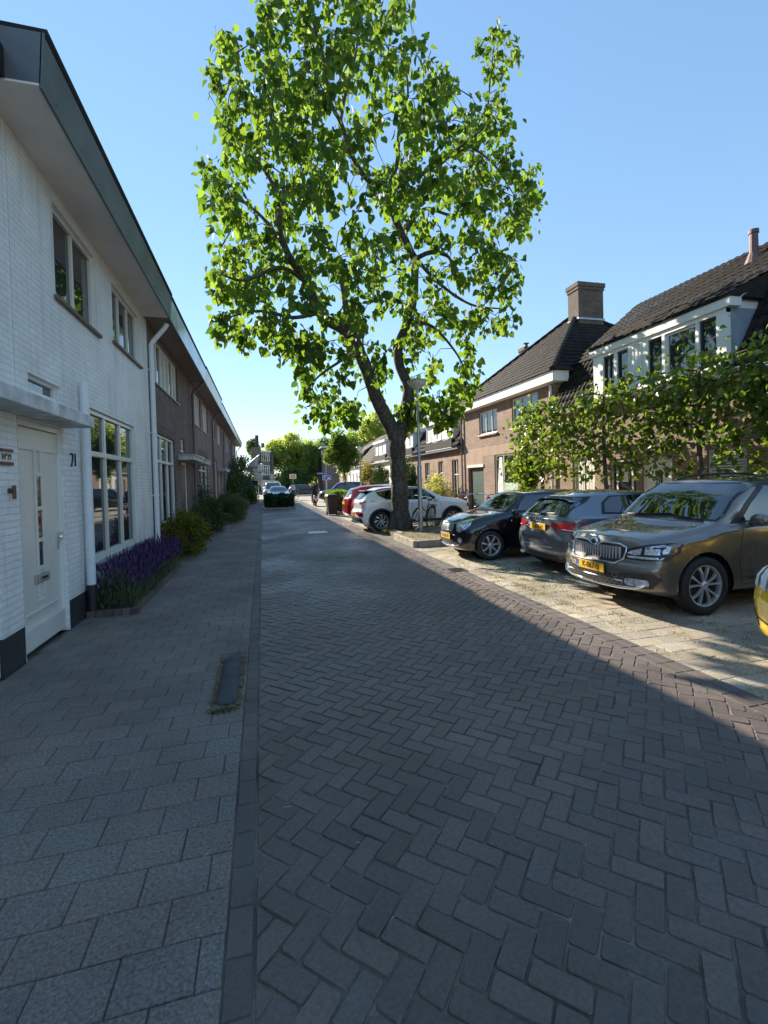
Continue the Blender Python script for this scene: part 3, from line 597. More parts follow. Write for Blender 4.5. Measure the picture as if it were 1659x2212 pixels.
A = Vector((-.40, -.45, 5.42)); Bp = Vector((-.40, 8.5, 5.42)); AP = Vector((4.0, 3.95, 9.15)); C2 = Vector((8.4, -.45, 5.42)); D2 = Vector((8.4, 8.5, 5.42))
rf = MB(); rf.add([A, Bp, D2, C2, AP], [(0, 1, 4), (1, 2, 4), (2, 3, 4), (3, 0, 4), (0, 1, 2, 3)]); ro = rf.build('roof', TILE, hm)
mid = (A+Bp)/2; U = AP-mid; tiles('tiles', ro, A, Bp-A, U, 0, 0, TILE, inL=(Bp-A).length/2, inR=(Bp-A).length/2)
m2 = (A+C2)/2; tiles('tiles', ro, A, C2-A, AP-m2, 0, 0, TILE, inL=(C2-A).length/2, inR=(C2-A).length/2)
ridge(ro, A+Vector((0, 0, .05)), AP+Vector((0, 0, .08)), TILE); ridge(ro, Bp+Vector((0, 0, .05)), AP+Vector((0, 0, .08)), TILE); ridge(ro, C2, AP+Vector((0, 0, .08)), TILE)
ch = chimney(hm, Y, XR+4.05, 18.3, 8.0, 10.25, w=.72, d=1.30, X0=XR, flue=False)
b = MB(); b.box(3.36, 4.74, 3.0, 3.80, 8.60, 8.68); b.build('lead_flashing', LEAD, ch)
b = MB(); b.tube([(4.6, 3.3, 10.25), (4.6, 3.3, 10.42)], .03, 6); b.build('aerial_stub', BLACK, ch)
pipe(hm, -1, Y, 15.05, 5.0, .1, WHITEPIPE, r=.05); pipe(hm, -1, Y, 23.0, 5.0, .1, GREYPIPE, r=.045)
chimney(hm, Y, XR+3.9, 23.0, 6.2, 8.75, w=.5, d=.5, X0=XR)
# dormer house on the right (Y 6 - 14.9)
Y = 14.88; yn = 3.2
hd = thing('brick_house', 'mansard house with a long white dormer behind the pleached trees', 'house', (XR, Y, 0), group=GRP)
b = MB(); facade(b, -1, Y, yn, 14.88, 0, 3.92, [(12.9, 14.0, .7, 2.28), (11.15, 12.2, 0, 2.15), (9.95, 10.95, 0, 2.15), (8.0, 8.95, .8, 2.22), (5.2, 7.1, .7, 2.3)]); b.build('wall', RBRICK, hd)
gutter_box('gutter', hd, -.30, .2, yn, 14.7, 3.84, 3.98, WHITE, Y, lip=.02)
w = window(hd, -1, Y, 12.9, 14.0, .7, 2.28, 1, blind=[(0, .5, .8), (.5, 1, .8)]); window(hd, -1, Y, 5.2, 7.1, .7, 2.3, 2)
w = window(hd, -1, Y, 8.0, 8.95, .8, 2.22, 1); b = MB()
for i in range(20): b.prism([(.052, .86+i*.066), (.075, .86+i*.066), (.052, .91+i*.066)], 1, 8.05-Y, 8.9-Y)
b.build('louvre_blind', P('pale_louvre', (.55, .60, .55), .5), w)
fo, do = door(hd, -1, Y, 11.15, 12.2, 2.12, P('black_door', (.02, .02, .022), .3), o0=-.08)
b = MB()
for (a, c, z0, z1) in ((11.35, 11.42, 1.0, 1.9), (11.95, 12.02, 1.0, 1.9), (11.55, 11.8, 1.45, 1.85), (11.3, 12.05, .78, .84)): b.box(.078, .09, a-Y, c-Y, z0, z1)
b.build('white_trim', WHITE, do)
fo, do = door(hd, -1, Y, 9.95, 10.95, 2.13, WHITE, o0=-.08); b = MB(); b.box(.076, .09, 10.33-Y, 10.57-Y, 1.35, 1.75); b.build('door_pane', DG, do)
b = MB(); b.box(.066, .076, 10.28-Y, 10.62-Y, 1.3, 1.34); b.box(.066, .076, 10.28-Y, 10.62-Y, 1.76, 1.82); [b.box(.068, .078, 10.40+i*.07-Y, 10.41+i*.07-Y, 1.35, 1.75) for i in range(3)]; b.build('moulding', WHITE, do)
# lower mansard slope then upper slope
def seg_roof(par, Y, y0, y1, mat, x0=-.30, z0=3.98, x1=.62, z1=5.62, x2=3.7, z2=7.35, z2b=None, holes=None, nm='roof'):
    z2b = z2 if z2b is None else z2b
    rf = MB(); a, c = y0-Y, y1-Y
    rf.add([(x0, a, z0), (x1, a, z1), (x2, a, z2b), (x2+3.4, a, z0), (x0, c, z0), (x1, c, z1), (x2, c, z2), (x2+3.4, c, z0)],
           [(0, 1, 2, 3), (7, 6, 5, 4), (0, 4, 5, 1), (1, 5, 6, 2), (2, 6, 7, 3), (0, 3, 7, 4)])
    ro = rf.build(nm, mat, par)
    spans = [(y0, y1)] if not holes else [(y0, holes[0])]+[(holes[i], holes[i+1]) for i in range(1, len(holes)-1, 2)]+[(holes[-1], y1)]
    for (p, q) in spans:
        if q-p > .15: tiles('tiles', ro, (x0, p-Y, z0), (0, q-p, 0), (x1-x0, 0, z1-z0), 0, 0, mat, amp=.030)
    tiles('tiles', ro, (x1-.05, a, z1), (0, c-a, 0), (x2-x1, 0, (z2+z2b)/2-z1), 0, 0, mat)
    ridge(ro, (x2, a, z2b+.03), (x2, c, z2+.03), mat); return ro
ro = seg_roof(hd, Y, yn, 14.86, TILE, holes=(8.0, 12.45), z2=7.62, z2b=8.6)
# long dormer
Y1_, Y0_ = 12.38-Y, 8.08-Y; dx = -.40
dm = MB()
dm.box(dx+.12, 1.4, Y0_+.06, Y1_-.06, 3.99, 5.30); body = dm.build('dormer', WHITE, hd)
b = MB(); b.box(dx-.06, -.12, Y0_-.12, Y1_+.10, 5.30, 5.50); b.box(-.119, .5, Y0_-.01, Y0_+.12, 5.30, 5.46); b.box(-.119, 1.0, Y1_-.1, Y1_+.06, 5.30, 5.48); b.build('dormer_fascia', WHITE, body, bevel=.01)
b = MB(); b.prism([(dx-.10, 5.501), (dx-.10, 5.56), (3.3, 7.35), (3.3, 7.0), (.9, 5.501)], 1, Y0_-.14, Y1_+.12); rr_ = b.build('dormer_roof', TILE, body)
tiles('tiles', rr_, (dx-.10, Y0_-.14, 5.53), (0, Y1_-Y0_+.26, 0), (3.5, 0, 1.75), 0, 0, TILE)
b = MB()
for (a, c) in ((11.95, 12.36), (11.385, 11.495), (10.97, 10.975), (10.27, 10.37), (9.725, 9.815), (8.775, 8.855), (8.10, 8.335)): b.box(dx, dx+.14, a-Y, c-Y, 4.0, 5.30)
b.box(dx+.001, dx+.139, Y0_+.02, Y1_-.02, 3.985, 4.08); b.box(dx-.05, dx+.1, Y0_, Y1_, 3.98, 4.02); b.box(dx+.001, dx+.138, Y0_+.02, Y1_-.02, 5.20, 5.299)
b.build('dormer_frame', WHITE, body, bevel=.006)
b = MB(); n = 9
for i in range(n): b.box(dx+.01+(.02 if i % 2 else 0), dx+.13, 10.37+i*.59/n-Y, 10.37+(i+1)*.59/n-Y, 4.081, 5.199)
b.build('slatted_panel', WHITE, body)
for (a, c, dk, cols) in ((11.497, 11.948, 1, [.5]), (10.977, 11.383, 1, []), (9.817, 10.268, 1, []), (8.857, 9.723, 0, []), (8.337, 8.773, 1, [])):
    w = window(body, -1, Y, a, c, 4.09, 5.19, cols, fm=DARKF if dk else WHITE, fwid=.045 if not dk else .05, o0=.35, dep=.0, trans=4.75 if a > 11.5 else None)
b = MB(); b.prism([(dx+.125, 4.0), (dx+.125, 5.45), (1.5, 6.0), (1.2, 5.7), (.55, 5.5), (-.2, 4.05)], 1, Y0_+.0, Y0_+.058); b.build('dormer_cheek', LEAD, body)
b = MB(); b.box(1.2, 1.35, 8.85-Y, 12.0-Y, 6.2, 6.22) if False else None
# vents and pipe
b = MB(); fz = 7.55; b.tube([(3.5, 12.9-Y, 7.0), (3.5, 12.9-Y, fz+.25)], .07, 10); b.lathe([(.0, .34), (.19, .31), (.20, .28), (0, .26)], 14, (3.5, 12.9-Y, fz)); b.build('flue', P('flue_metal', (.10, .09, .09), .5, metal=.4), hd)
b = MB(); b.tube([(2.9, 9.95-Y, 7.0), (2.9, 9.95-Y, 8.25)], [.12, .10], 14); b.tube([(2.9, 9.95-Y, 8.2), (2.9, 9.95-Y, 8.3)], .125, 14); b.lathe([(.24, 0), (.13, .3)], 14, (2.9, 9.95-Y, 7.35)); b.build('vent_pipe', P('clay_pipe', (.16, .085, .075), .6, var=.3), hd)
# lower dormer houses beyond the hip roof (Y 23.1 ...)
LSID = P('pale_siding', (.55, .57, .56), .5)
def low_house(Y, y1, label, brick, ops, dorm, tile=TILE, corb=True, ztop=3.34, wfm=None, upz=6.9, side=None, x1=.75):
    h = thing('brick_house' if brick is not WPL else 'rendered_house', label, 'house', (XR, Y, 0), group=GRP)
    b = MB(); facade(b, -1, Y, Y, y1, 0, ztop, ops); b.build('wall', brick, h)
    if corb:
        b = MB(); b.box(-.06, 0, 0.02, y1-Y-.02, ztop-.16, ztop-.08)
        k = int((y1-Y)/.22)
        for i in range(k): b.box(-.05, -.001, i*.22+.05, i*.22+.16, ztop-.26, ztop-.161)
        b.build('corbel', brick, h)
    gutter_box('gutter', h, -.28, .1, Y+.02, y1-.02, ztop-.07, ztop+.08, GREYPIPE if corb else WHITE, Y, lip=.02)
    for o in ops:
        if o[2] > .1: window(h, -1, Y, *o, 2, o[2]+(o[3]-o[2])*.62, fm=wfm or WHITE, fwid=.06, dep=.09, sill=(DG_SILL, .05, .05))
        else: door(h, -1, Y, o[0], o[1], o[3], DDOOR, o0=-.08)
    ro = seg_roof(h, Y, Y, y1, tile, z0=ztop+.08, x1=x1, z1=5.05, x2=3.7, z2=upz, holes=(dorm[0], dorm[1]) if dorm else None)
    if dorm:
        a, c = dorm[0]-Y, dorm[1]-Y; zb = ztop+.55; o_ = -.22
        d = MB(); d.box(o_+.08, 1.6, a+.04, c-.04, zb, 4.98); body = d.build('dormer', side or WHITE, h)
        b = MB(); b.box(o_-.12, 1.2, a-.12, c+.12, 4.98, 5.2); b.build('dormer_fascia', WHITE, body)
        b = MB(); b.box(-.28, .3, a, c, ztop+.09, zb-.002); b.build('dormer_apron', tile, body)
        n = dorm[2]; wd = (c-a)/(2*n-1)
        for i in range(n): window(body, -1, Y, Y+a+wd*2*i+.02, Y+a+wd*(2*i+1)-.02, zb+.06, 4.9, [], fwid=.06, o0=.22-.07, dep=-.03)
        if side:
            b = MB()
            for i in range(n-1):
                for k in range(8): b.prism([(o_+.05, zb+.1+k*.16), (o_+.079, zb+.1+k*.16), (o_+.079, zb+.25+k*.16)], 1, a+wd*(2*i+1)+.02, a+wd*(2*i+2)-.02)
            b.build('siding', side, body)
    return h
WPL = P('white_render', (.74, .72, .66), .8, var=.06, bump=.2)
low_house(23.12, 30.2, 'low red brick house with toothed brick corbels and a three window dormer', RBRICK2, [(23.7, 24.6, .55, 2.75), (25.9, 26.7, .9, 2.75), (28.2, 29.1, .55, 2.75)], (23.9, 28.2, 3), side=LSID)
low_house(30.2, 37.0, 'low red brick house half hidden by the big tree trunk, with a pale boarded dormer', RBRICK2, [(31, 32, .55, 2.6), (34, 35, .55, 2.6)], (30.9, 33.6, 2), side=LSID)
low_house(37.0, 43.5, 'white rendered low house seen left of the big trunk with a boxy white dormer', WPL, [(38.1, 39.0, .5, 2.6), (39.8, 40.7, .5, 2.6)], (38.2, 42.2, 2), TILE2, corb=False)
low_house(43.5, 50.5, 'low brick house behind the street tree, between two white rendered ones', RBRICK2, [(44.5, 45.4, .5, 2.6), (46.8, 47.7, .5, 2.6)], None, TILE2, corb=False, x1=1.2)
low_house(50.5, 57.5, 'farther white rendered low house with narrow windows beside the small street tree', WPL, [(51.5, 52.3, .5, 2.6), (53.5, 54.3, .5, 2.6), (55.5, 56.3, .5, 2.6)], None, TILE2, corb=False)
low_house(57.5, 64.0, 'last low house of the right row, red brick with a white verge board', RBRICK2, [(58.5, 59.3, .5, 2.6), (60.5, 61.3, .5, 2.6)], None, TILE2, corb=False)
# ================================================================== CARS
# car frame: nose towards +x, origin on the ground under the nose centre, body runs to x = -L
def smooth_cols(S, n, win):
    S = np.array(S, float); s = np.linspace(S[0, 0], S[-1, 0], n); out = [s]
    for c in range(1, S.shape[1]):
        v = np.interp(s, S[:, 0], S[:, c]); w = max(1, int(win/(s[1]-s[0])))
        if w > 1:
            k = np.hanning(w+2)[1:-1]; k /= k.sum(); pad = len(k)//2+1
            vv = np.concatenate([2*v[0]-v[1:pad+1][::-1], v, 2*v[-1]-v[-pad-1:-1][::-1]]); v = np.convolve(vv, k, 'same')[pad:pad+n]
        out.append(v)
    return np.stack(out, 1)
def chaikin(p, it=2):
    for _ in range(it):
        q = [p[0]]
        for a, b in zip(p[:-1], p[1:]): q += [a*.75+b*.25, a*.25+b*.75]
        q.append(p[-1]); p = q
    return p
def gpl(z, tab):
    return np.interp(z, [t[0] for t in tab], [t[1] for t in tab])
def car_shell(sp):
    """returns verts, faces, and a BVH of the uncut body"""
    L = sp['L']; N = 120; tab = smooth_cols(sp['st'], N, sp.get('win', .15)); rings = []
    for (s, zl, zb, zt, wl, wb, wt) in tab:
        zt = max(zt, zb+.02); k = zt-zb
        c = [(0, zl), (wl*.8, zl), (wl*.97, zl+.01), (wl+.005, zl+.07), (wb-.012, zl+(zb-zl)*.38), (wb, zl+(zb-zl)*.62), (wb-.004, zb-.10), (wb-.010, zb-.045), (wb-.016, zb-.030), (wb-.055, zb-.006), (wb-.065, zb+.0),
             (wb-.075+(wt-wb+.06)*.12, zb+k*.12), (wt+.03, zt-min(.16, k*.35)), (wt-.03, zt-min(.05, k*.18)), (wt-.15, zt-min(.015, k*.06)), (wt*.4, zt+.004), (0, zt+.006)]
        rings.append(chaikin([np.array(q) for q in c], 2))
    M = len(rings[0]); V = []; F = []
    nf, nr = sp['nf'], sp['nr']; cf, cr = sp.get('cf', .16), sp.get('cr', .10); W = sp['W']/2
    def deform(x, y, z):
        s = -x; ff = max(0, 1-s/.9); fr = max(0, 1-(L-s)/.9)
        x -= ff*(gpl(z, nf)+cf*(abs(y)/W)**2.3); x += fr*(gpl(z, nr)+cr*(abs(y)/W)**2.5)
        # tuck corners
        return (x, y, z)
    full = []
    for i, r in enumerate(rings):
        s = tab[i, 0]; ring = [(-s, p[0], p[1]) for p in r]+[(-s, -p[0], p[1]) for p in r[-2:0:-1]]; full.append(ring)
    K = len(full[0])
    def endround(s):
        d = min(s, L-s); return 1.0 if d > .10 else .90+.10*math.sqrt(max(0, 1-((.10-d)/.10)**2))
    for i, ring in enumerate(full):
        e = endround(tab[i, 0]); zc = .62
        for (x, y, z) in ring: V.append(deform(x, y*e, zc+(z-zc)*(1-(1-e)*.5)))
    for i in range(N-1):
        for k in range(K): F.append((i*K+k, i*K+(k+1) % K, (i+1)*K+(k+1) % K, (i+1)*K+k))
    # end caps as grids
    for i, sgn in ((0, 1), (N-1, -1)):
        e = endround(tab[i, 0]); r = rings[i]; C = 24; b = len(V); zc = .62
        for j in range(1, M-1):
            for c in range(1, C):
                y = r[j][0]*(1-2*c/C)*e; z = zc+(r[j][1]-zc)*(1-(1-e)*.5); V.append(deform(-tab[i, 0], y, z))
        def idx(j, c):
            if c == 0: return i*K+j
            if c == C: return i*K+(K-j) % K
            if j == 0: return i*K
            if j == M-1: return i*K+M-1
            return b+(j-1)*(C-1)+(c-1)
        for j in range(0, M-1):
            for c in range(C):
                q = [idx(j, c), idx(j, c+1), idx(j+1, c+1), idx(j+1, c)]; u = []
                for a in q:
                    if a not in u: u.append(a)
                if len(u) > 2: F.append(tuple(u))
    bvh = BVHTree.FromPolygons([Vector(v) for v in V], F)
    # wheel arches
    V = np.array(V); ra = sp['ra']
    for wx in (sp['fa'], sp['fa']+sp['wbs']):
        dx = V[:, 0]+wx; dz = V[:, 2]-sp['rw']; d = np.hypot(dx, dz); side = np.abs(V[:, 1]) > W*.60
        ins = (d < ra) & side; V_in = set(np.nonzero(ins)[0].tolist())
        F = [f for f in F if not all(v in V_in for v in f)]
        used = set(v for f in F for v in f)
        for v in V_in & used:
            if d[v] > 1e-4: V[v, 0] = -wx+dx[v]*ra/d[v]; V[v, 2] = sp['rw']+dz[v]*ra/d[v]
    return V, F, bvh
def patch(bvh, poly, plane, off=.004, step=.05, mirror=False, thick=0.0):
    """conform a 2-D polygon to the body; plane 'f','r' (y,z) or 's+','s-' (x,z) or 't' (x,y)"""
    bm = bmesh.new(); vs_ = [bm.verts.new((p[0], p[1], 0)) for p in poly]; bm.faces.new(vs_)
    us = [p[0] for p in poly]; ws = [p[1] for p in poly]
    for ax, lo, hi in ((0, min(us), max(us)), (1, min(ws), max(ws))):
        n = int((hi-lo)/step)
        for i in range(1, n+1):
            c = [0, 0, 0]; c[ax] = lo+(hi-lo)*i/(n+1); nn = [0, 0, 0]; nn[ax] = 1
            bmesh.ops.bisect_plane(bm, geom=bm.verts[:]+bm.edges[:]+bm.faces[:], plane_co=c, plane_no=nn)
    bm.verts.ensure_lookup_table(); V = []; 
    D = {'f': Vector((-1, 0, 0)), 'r': Vector((1, 0, 0)), 's+': Vector((0, -1, 0)), 's-': Vector((0, 1, 0)), 't': Vector((0, 0, -1))}[plane]
    for v in bm.verts:
        u, w = v.co.x, v.co.y
        o = {'f': Vector((3, u, w)), 'r': Vector((-8, u, w)), 's+': Vector((u, 3, w)), 's-': Vector((u, -3, w)), 't': Vector((u, w, 4))}[plane]
        h = bvh.ray_cast(o, D)
        if h[0] is None:
            far = None
            for k_ in range(1, 30):
                o2 = Vector(o); o2[1 if plane in ('f', 'r') else 0] *= (1-k_*.02); h2 = bvh.ray_cast(o2, D)
                if h2[0] is not None: far = Vector((h2[0].x, u, w)) if plane in ('f', 'r') else Vector(h2[0]); break
            h = bvh.find_nearest(far if far is not None else o+D*2.9)
        n = h[1] if h[1].dot(D) < 0 else -h[1]; V.append(h[0]+n*off)
    F = [tuple(v.index for v in f.verts) for f in bm.faces]; bm.free()
    mb = MB(); mb.add(V, F)
    if thick:
        nb = len(V); mb.add([v+D*thick for v in V], [tuple(reversed(f)) for f in F])
    return mb
def loopband(poly, w):
    """outline band polygons around poly -> list of quads"""
    n = len(poly); out = []; cx = sum(p[0] for p in poly)/n; cy = sum(p[1] for p in poly)/n
    ins = []
    for p in poly:
        dx, dy = cx-p[0], cy-p[1]; d = math.hypot(dx, dy); ins.append((p[0]+dx/d*w*1.4, p[1]+dy/d*w*1.4))
    for i in range(n): j = (i+1) % n; out.append([poly[i], poly[j], ins[j], ins[i]])
    return out
RED = P('tail_lamp_red', (.42, .012, .016), .12, var=.25, scale=25, coat=1); LENS = P('lamp_lens', (.55, .58, .61), .12, metal=.35, var=.55, scale=34, coat=1)
AMBER = P('amber_lens', (.5, .18, .02), .2, coat=1)
YPL = P('plate_yellow', (.80, .44, .01), .4, var=.03); BLUEP = P('plate_blue', (.02, .08, .42), .4)
GRILLE = P('grille_mesh', (.03, .03, .033), .4, metal=.3); TRIMB = P('black_trim', (.03, .03, .032), .55, var=.2, scale=30)
def paint(name, col, metal=.7, rough=.28, coat=1.0): return P(name, col, rough, metal=metal, var=.03, scale=2, coat=coat)
def wheel(par, x, y, r, wd, style='split', side=1, rimmat=None, spokes=5, name='wheel'):
    t = MB(); h = wd/2
    t.lathe([(r*.71, -h*.82), (r*.745, -h*.95), (r*.90, -h), (r*.97, -h*.86), (r, -h*.6), (r, h*.6), (r*.97, h*.86), (r*.90, h), (r*.745, h*.95), (r*.71, h*.82)], 40, (x, y, r), 'y')
    for a in (-.45, -.15, .15, .45): t.lathe([(r*1.001, h*a*1.4-.004), (r*1.006, h*a*1.4-.004), (r*1.006, h*a*1.4+.012), (r*1.001, h*a*1.4+.012)], 40, (x, y, r), 'y')
    to = t.build(name, RUBBER, par, smooth=True)
    ro = r*.73; yo = y+side*h*.80; b = MB()
    b.lathe([(ro, yo-y+side*.005), (ro*.93, yo-y), (ro*.90, yo-y-side*.03), (ro*.90, -side*h*.6)], 36, (x, y, r), 'y')
    n = spokes
    for k in range(n):
        a0 = 2*math.pi*k/n+.3
        arms = [(-.16, -.30), (.16, .30)] if style == 'split' else ([(0, .55)] if style == 'twist' else [(0, 0)])
        for (ai, ao) in arms:
            w0, w1 = (.020, .030) if style == 'split' else ((.035, .030) if style != 'twist' else (.035, .045))
            q = []
            for rr__, aa, ww, dep in ((ro*.16, a0+ai, w0, .012), (ro*.60, a0+(ai+ao)/2, w0*1.0, .0), (ro*.92, a0+ao, w1, .012)):
                cx, cz = rr__*math.cos(aa), rr__*math.sin(aa); tx, tz = -math.sin(aa), math.cos(aa)
                q.append(((x+cx+tx*ww*.5, yo-side*dep, r+cz+tz*ww*.5), (x+cx-tx*ww*.5, yo-side*dep, r+cz-tz*ww*.5)))
            vs_ = []
            for (p0, p1) in q: vs_ += [p0, p1, (p0[0], p0[1]-side*.03, p0[2]), (p1[0], p1[1]-side*.03, p1[2])]
            fs_ = []
            for s_ in (0, 4): fs_ += [(s_, s_+1, s_+5, s_+4), (s_, s_+4, s_+6, s_+2), (s_+1, s_+3, s_+7, s_+5), (s_+2, s_+6, s_+7, s_+3)]
            b.add(vs_, fs_)
    b.lathe([(.0, yo-y+side*.004), (ro*.13, yo-y+side*.004), (ro*.2, yo-y-side*.008), (ro*.2, yo-y-side*.03)], 16, (x, y, r), 'y')
    b.build('rim', rimmat or ALLOY, to, bevel=0)
    d = MB(); d.lathe([(0, yo-y-side*.055), (ro*.9, yo-y-side*.055)], 30, (x, y, r), 'y'); d.build('brake_disc', P('brake_dark', (.04, .04, .042), .5, metal=.5), to)
    return to
def make_car(name, label, loc, rz, sp, pt, group=None, detail=2, cat='car'):
    c = thing(name, label, cat, loc, rz, group or 'cars parked nose or tail to the kerb')
    V, F, bvh = car_shell(sp); m = MB(); m.add(V.tolist(), F); bo = m.build('body', pt, c, smooth=True)
    W = sp['W']/2; rw = sp['rw']
    # wheel housings
    lin = MB()
    for wx in (sp['fa'], sp['fa']+sp['wbs']):
        for sd in (1, -1):
            A = [(sp['ra']*math.cos(a), sp['ra']*math.sin(a)) for a in np.linspace(-.35, math.pi+.35, 22)]
            y0, y1 = sd*W*.55, sd*(W-.045); vs_ = [(-wx+p[0], y0, rw+p[1]) for p in A]+[(-wx+p[0], y1, rw+p[1]) for p in A]
            lin.add(vs_, [(i, i+1, 23+i, 22+i) for i in range(21)]+[tuple(range(22))])
    zl_ = sp.get('under', .2)
    lin.box(-sp['L']+.45, -.40, -W*.70, W*.70, zl_, zl_+.1)
    lin.build('wheel_housing', P('underbody_black', (.012, .012, .013), .8), c)
    for wx in (sp['fa'], sp['fa']+sp['wbs']):
        for sd in (1, -1): wheel(c, -wx, sd*(W-.115), rw, .205, sp.get('rim', 'split'), sd, sp.get('rimmat'), sp.get('spokes', 5))
    def P2(nm, poly, plane, mat, off=.005, step=.06, par=None):
        return patch(bvh, poly, plane, off, step).build(nm, mat, par or c, smooth=True)
    def mir(poly, cx=0): return [(2*cx-p[0], p[1]) for p in poly]
    for (nm, poly, plane, mat, off, both) in sp['pat']:
        o1 = P2(nm, poly, plane, mat, off)
        if both:
            if plane in ('f', 'r', 't'):
                q = mir(poly) if plane != 't' else [(p[0], -p[1]) for p in poly]; P2(nm, q, plane, mat, off)
            else: P2(nm, poly, 's-' if plane == 's+' else 's+', mat, off)
    if 'surround' in sp:
        for (poly_, pl_) in sp['surround']:
            P2('window_surround', poly_, pl_, BLACK, .0035)
            if pl_ == 's+': P2('window_surround', poly_, 's-', BLACK, .0035)
    # body seams
    if detail >= 2:
        for ln in sp.get('seams', []):
            b = MB()
            for sdd in ('s+', 's-'):
                for (p, q) in zip(ln[:-1], ln[1:]):
                    dx, dz = q[0]-p[0], q[1]-p[1]; d = math.hypot(dx, dz) or 1; nx_, nz_ = -dz/d*.0035, dx/d*.0035
                    k = patch(bvh, [(p[0]+nx_, p[1]+nz_), (q[0]+nx_, q[1]+nz_), (q[0]-nx_, q[1]-nz_), (p[0]-nx_, p[1]-nz_)], sdd, .0022, .06); b.add(k.v, k.f)
            b.build('door_seam', BLACK, bo)
    # mirrors
    for sd in (1, -1):
        mx, mz = sp['mir']; b = MB(); b.grid(lambda u, v: (mx-.09*math.cos(math.pi*v)*(.55+.45*math.sin(math.pi*u)), sd*(W-.02+.20*u), mz+.075*math.sin(2*math.pi*v)*(.6+.4*math.sin(math.pi*u)) if False else mz+.07*math.sin(math.pi*2*v)), 6, 12)
        b = MB(); b.lathe([(0.001, .0), (.05, .01), (.075, .06), (.078, .12), (.065, .17), (.03, .195), (.0, .2)], 16, (mx, 0, mz), 'y')
        b.v = [(mx+(v[0]-mx)*.75, sd*(W-.03+v[1]), mz+(v[2]-mz)*.95) for v in b.v]
        mo = b.build('mirror', sp.get('mirmat', pt), c, smooth=True)
        g_ = MB(); g_.box(mx-.045, mx-.025, sd*(W-.06), sd*(W+.0), mz-.06, mz-.03); g_.build('mirror_foot', BLACK, mo)
    return c, bvh, bo
def plate(par, bvh, x, z, y, front, body, dx=0.012, w=.52, h=.11):
    """licence plate with its characters; front plate faces +x"""
    s = 1 if front else -1; b = MB(); b.box(x, x+s*dx, y-w/2, y+w/2, z-h/2, z+h/2); po = b.build('licence_plate', YPL, par, bevel=.004)
    b = MB(); yy = y-s*(w/2-.025); b.box(x, x+s*(dx+.001), yy-.022, yy+.022, z-h/2+.004, z+h/2-.004); b.build('blue_strip', BLUEP, po)
    b = MB(); b.box(x-s*.006, x+s*(dx-.004), y-w/2-.012, y+w/2+.012, z-h/2-.012, z+h/2+.012); b.build('plate_holder', BLACK, po)
    text(body, h*.98, BLACK, po, (x+s*(dx+.0005), y+s*.022, z), (0, s, 0), (0, 0, 1), ext=.001, bold=.0022, sx=.86)
    text('NL', .025, WHITE, po, (x+s*(dx+.0012), yy, z-.03), (0, s, 0), (0, 0, 1), ext=.0005, bold=.0005)
def rr_poly(cx, cy, w, h, r, n=4):
    out = []
    for (sx, sy, a0) in ((1, 1, 0), (-1, 1, 90), (-1, -1, 180), (1, -1, 270)):
        for i in range(n+1): a = R(a0+90*i/n); out.append((cx+sx*(w/2-r)+r*math.cos(a), cy+sy*(h/2-r)+r*math.sin(a)))
    return out
def circ(cx, cy, r, n=20): return [(cx+r*math.cos(2*math.pi*i/n), cy+r*math.sin(2*math.pi*i/n)) for i in range(n)]
def stations(L, zl, zb, zh, H_, W, ws0, ws1, re0, hoodz, wtop, tailz, tail_top):
    """generic station table: ws0/ws1 windscreen base/top, re0 roof end, tail_top roof height at the tail"""
    w = W/2
    return [(0, zl+.06, hoodz-.10, hoodz-.03, w*.86, w*.92, w*.72), (.18, zl, hoodz-.07, hoodz+.02, w*.95, w*.965, w*.76), (.5, zl, hoodz-.03, hoodz+.06, w*.98, w*.99, w*.8), (ws0*.8, zl, hoodz+.0, hoodz+.10, w*.985, w, w*.82), (ws0, zl, zb-.02, hoodz+.14, w*.985, w, w*.83),
            ((ws0+ws1)/2, zl, zb, hoodz+.14+(H_-hoodz-.14)*.58, w*.985, w, wtop+.05), (ws1, zl, zb+.005, H_-.04, w*.985, w, wtop), ((ws1+re0)/2, zl, zb+.01, H_, w*.985, w, wtop), (re0, zl, zb+.02, H_-.03, w*.98, w*.99, wtop-.02), (L-.12, zl+.02, zb+.03, tail_top, w*.96, w*.965, wtop-.07), (L, zl+.08, zb+.02, tail_top-.04, w*.90, w*.92, wtop-.12)]
CARGRP = 'cars parked nose or tail to the kerb on the right'
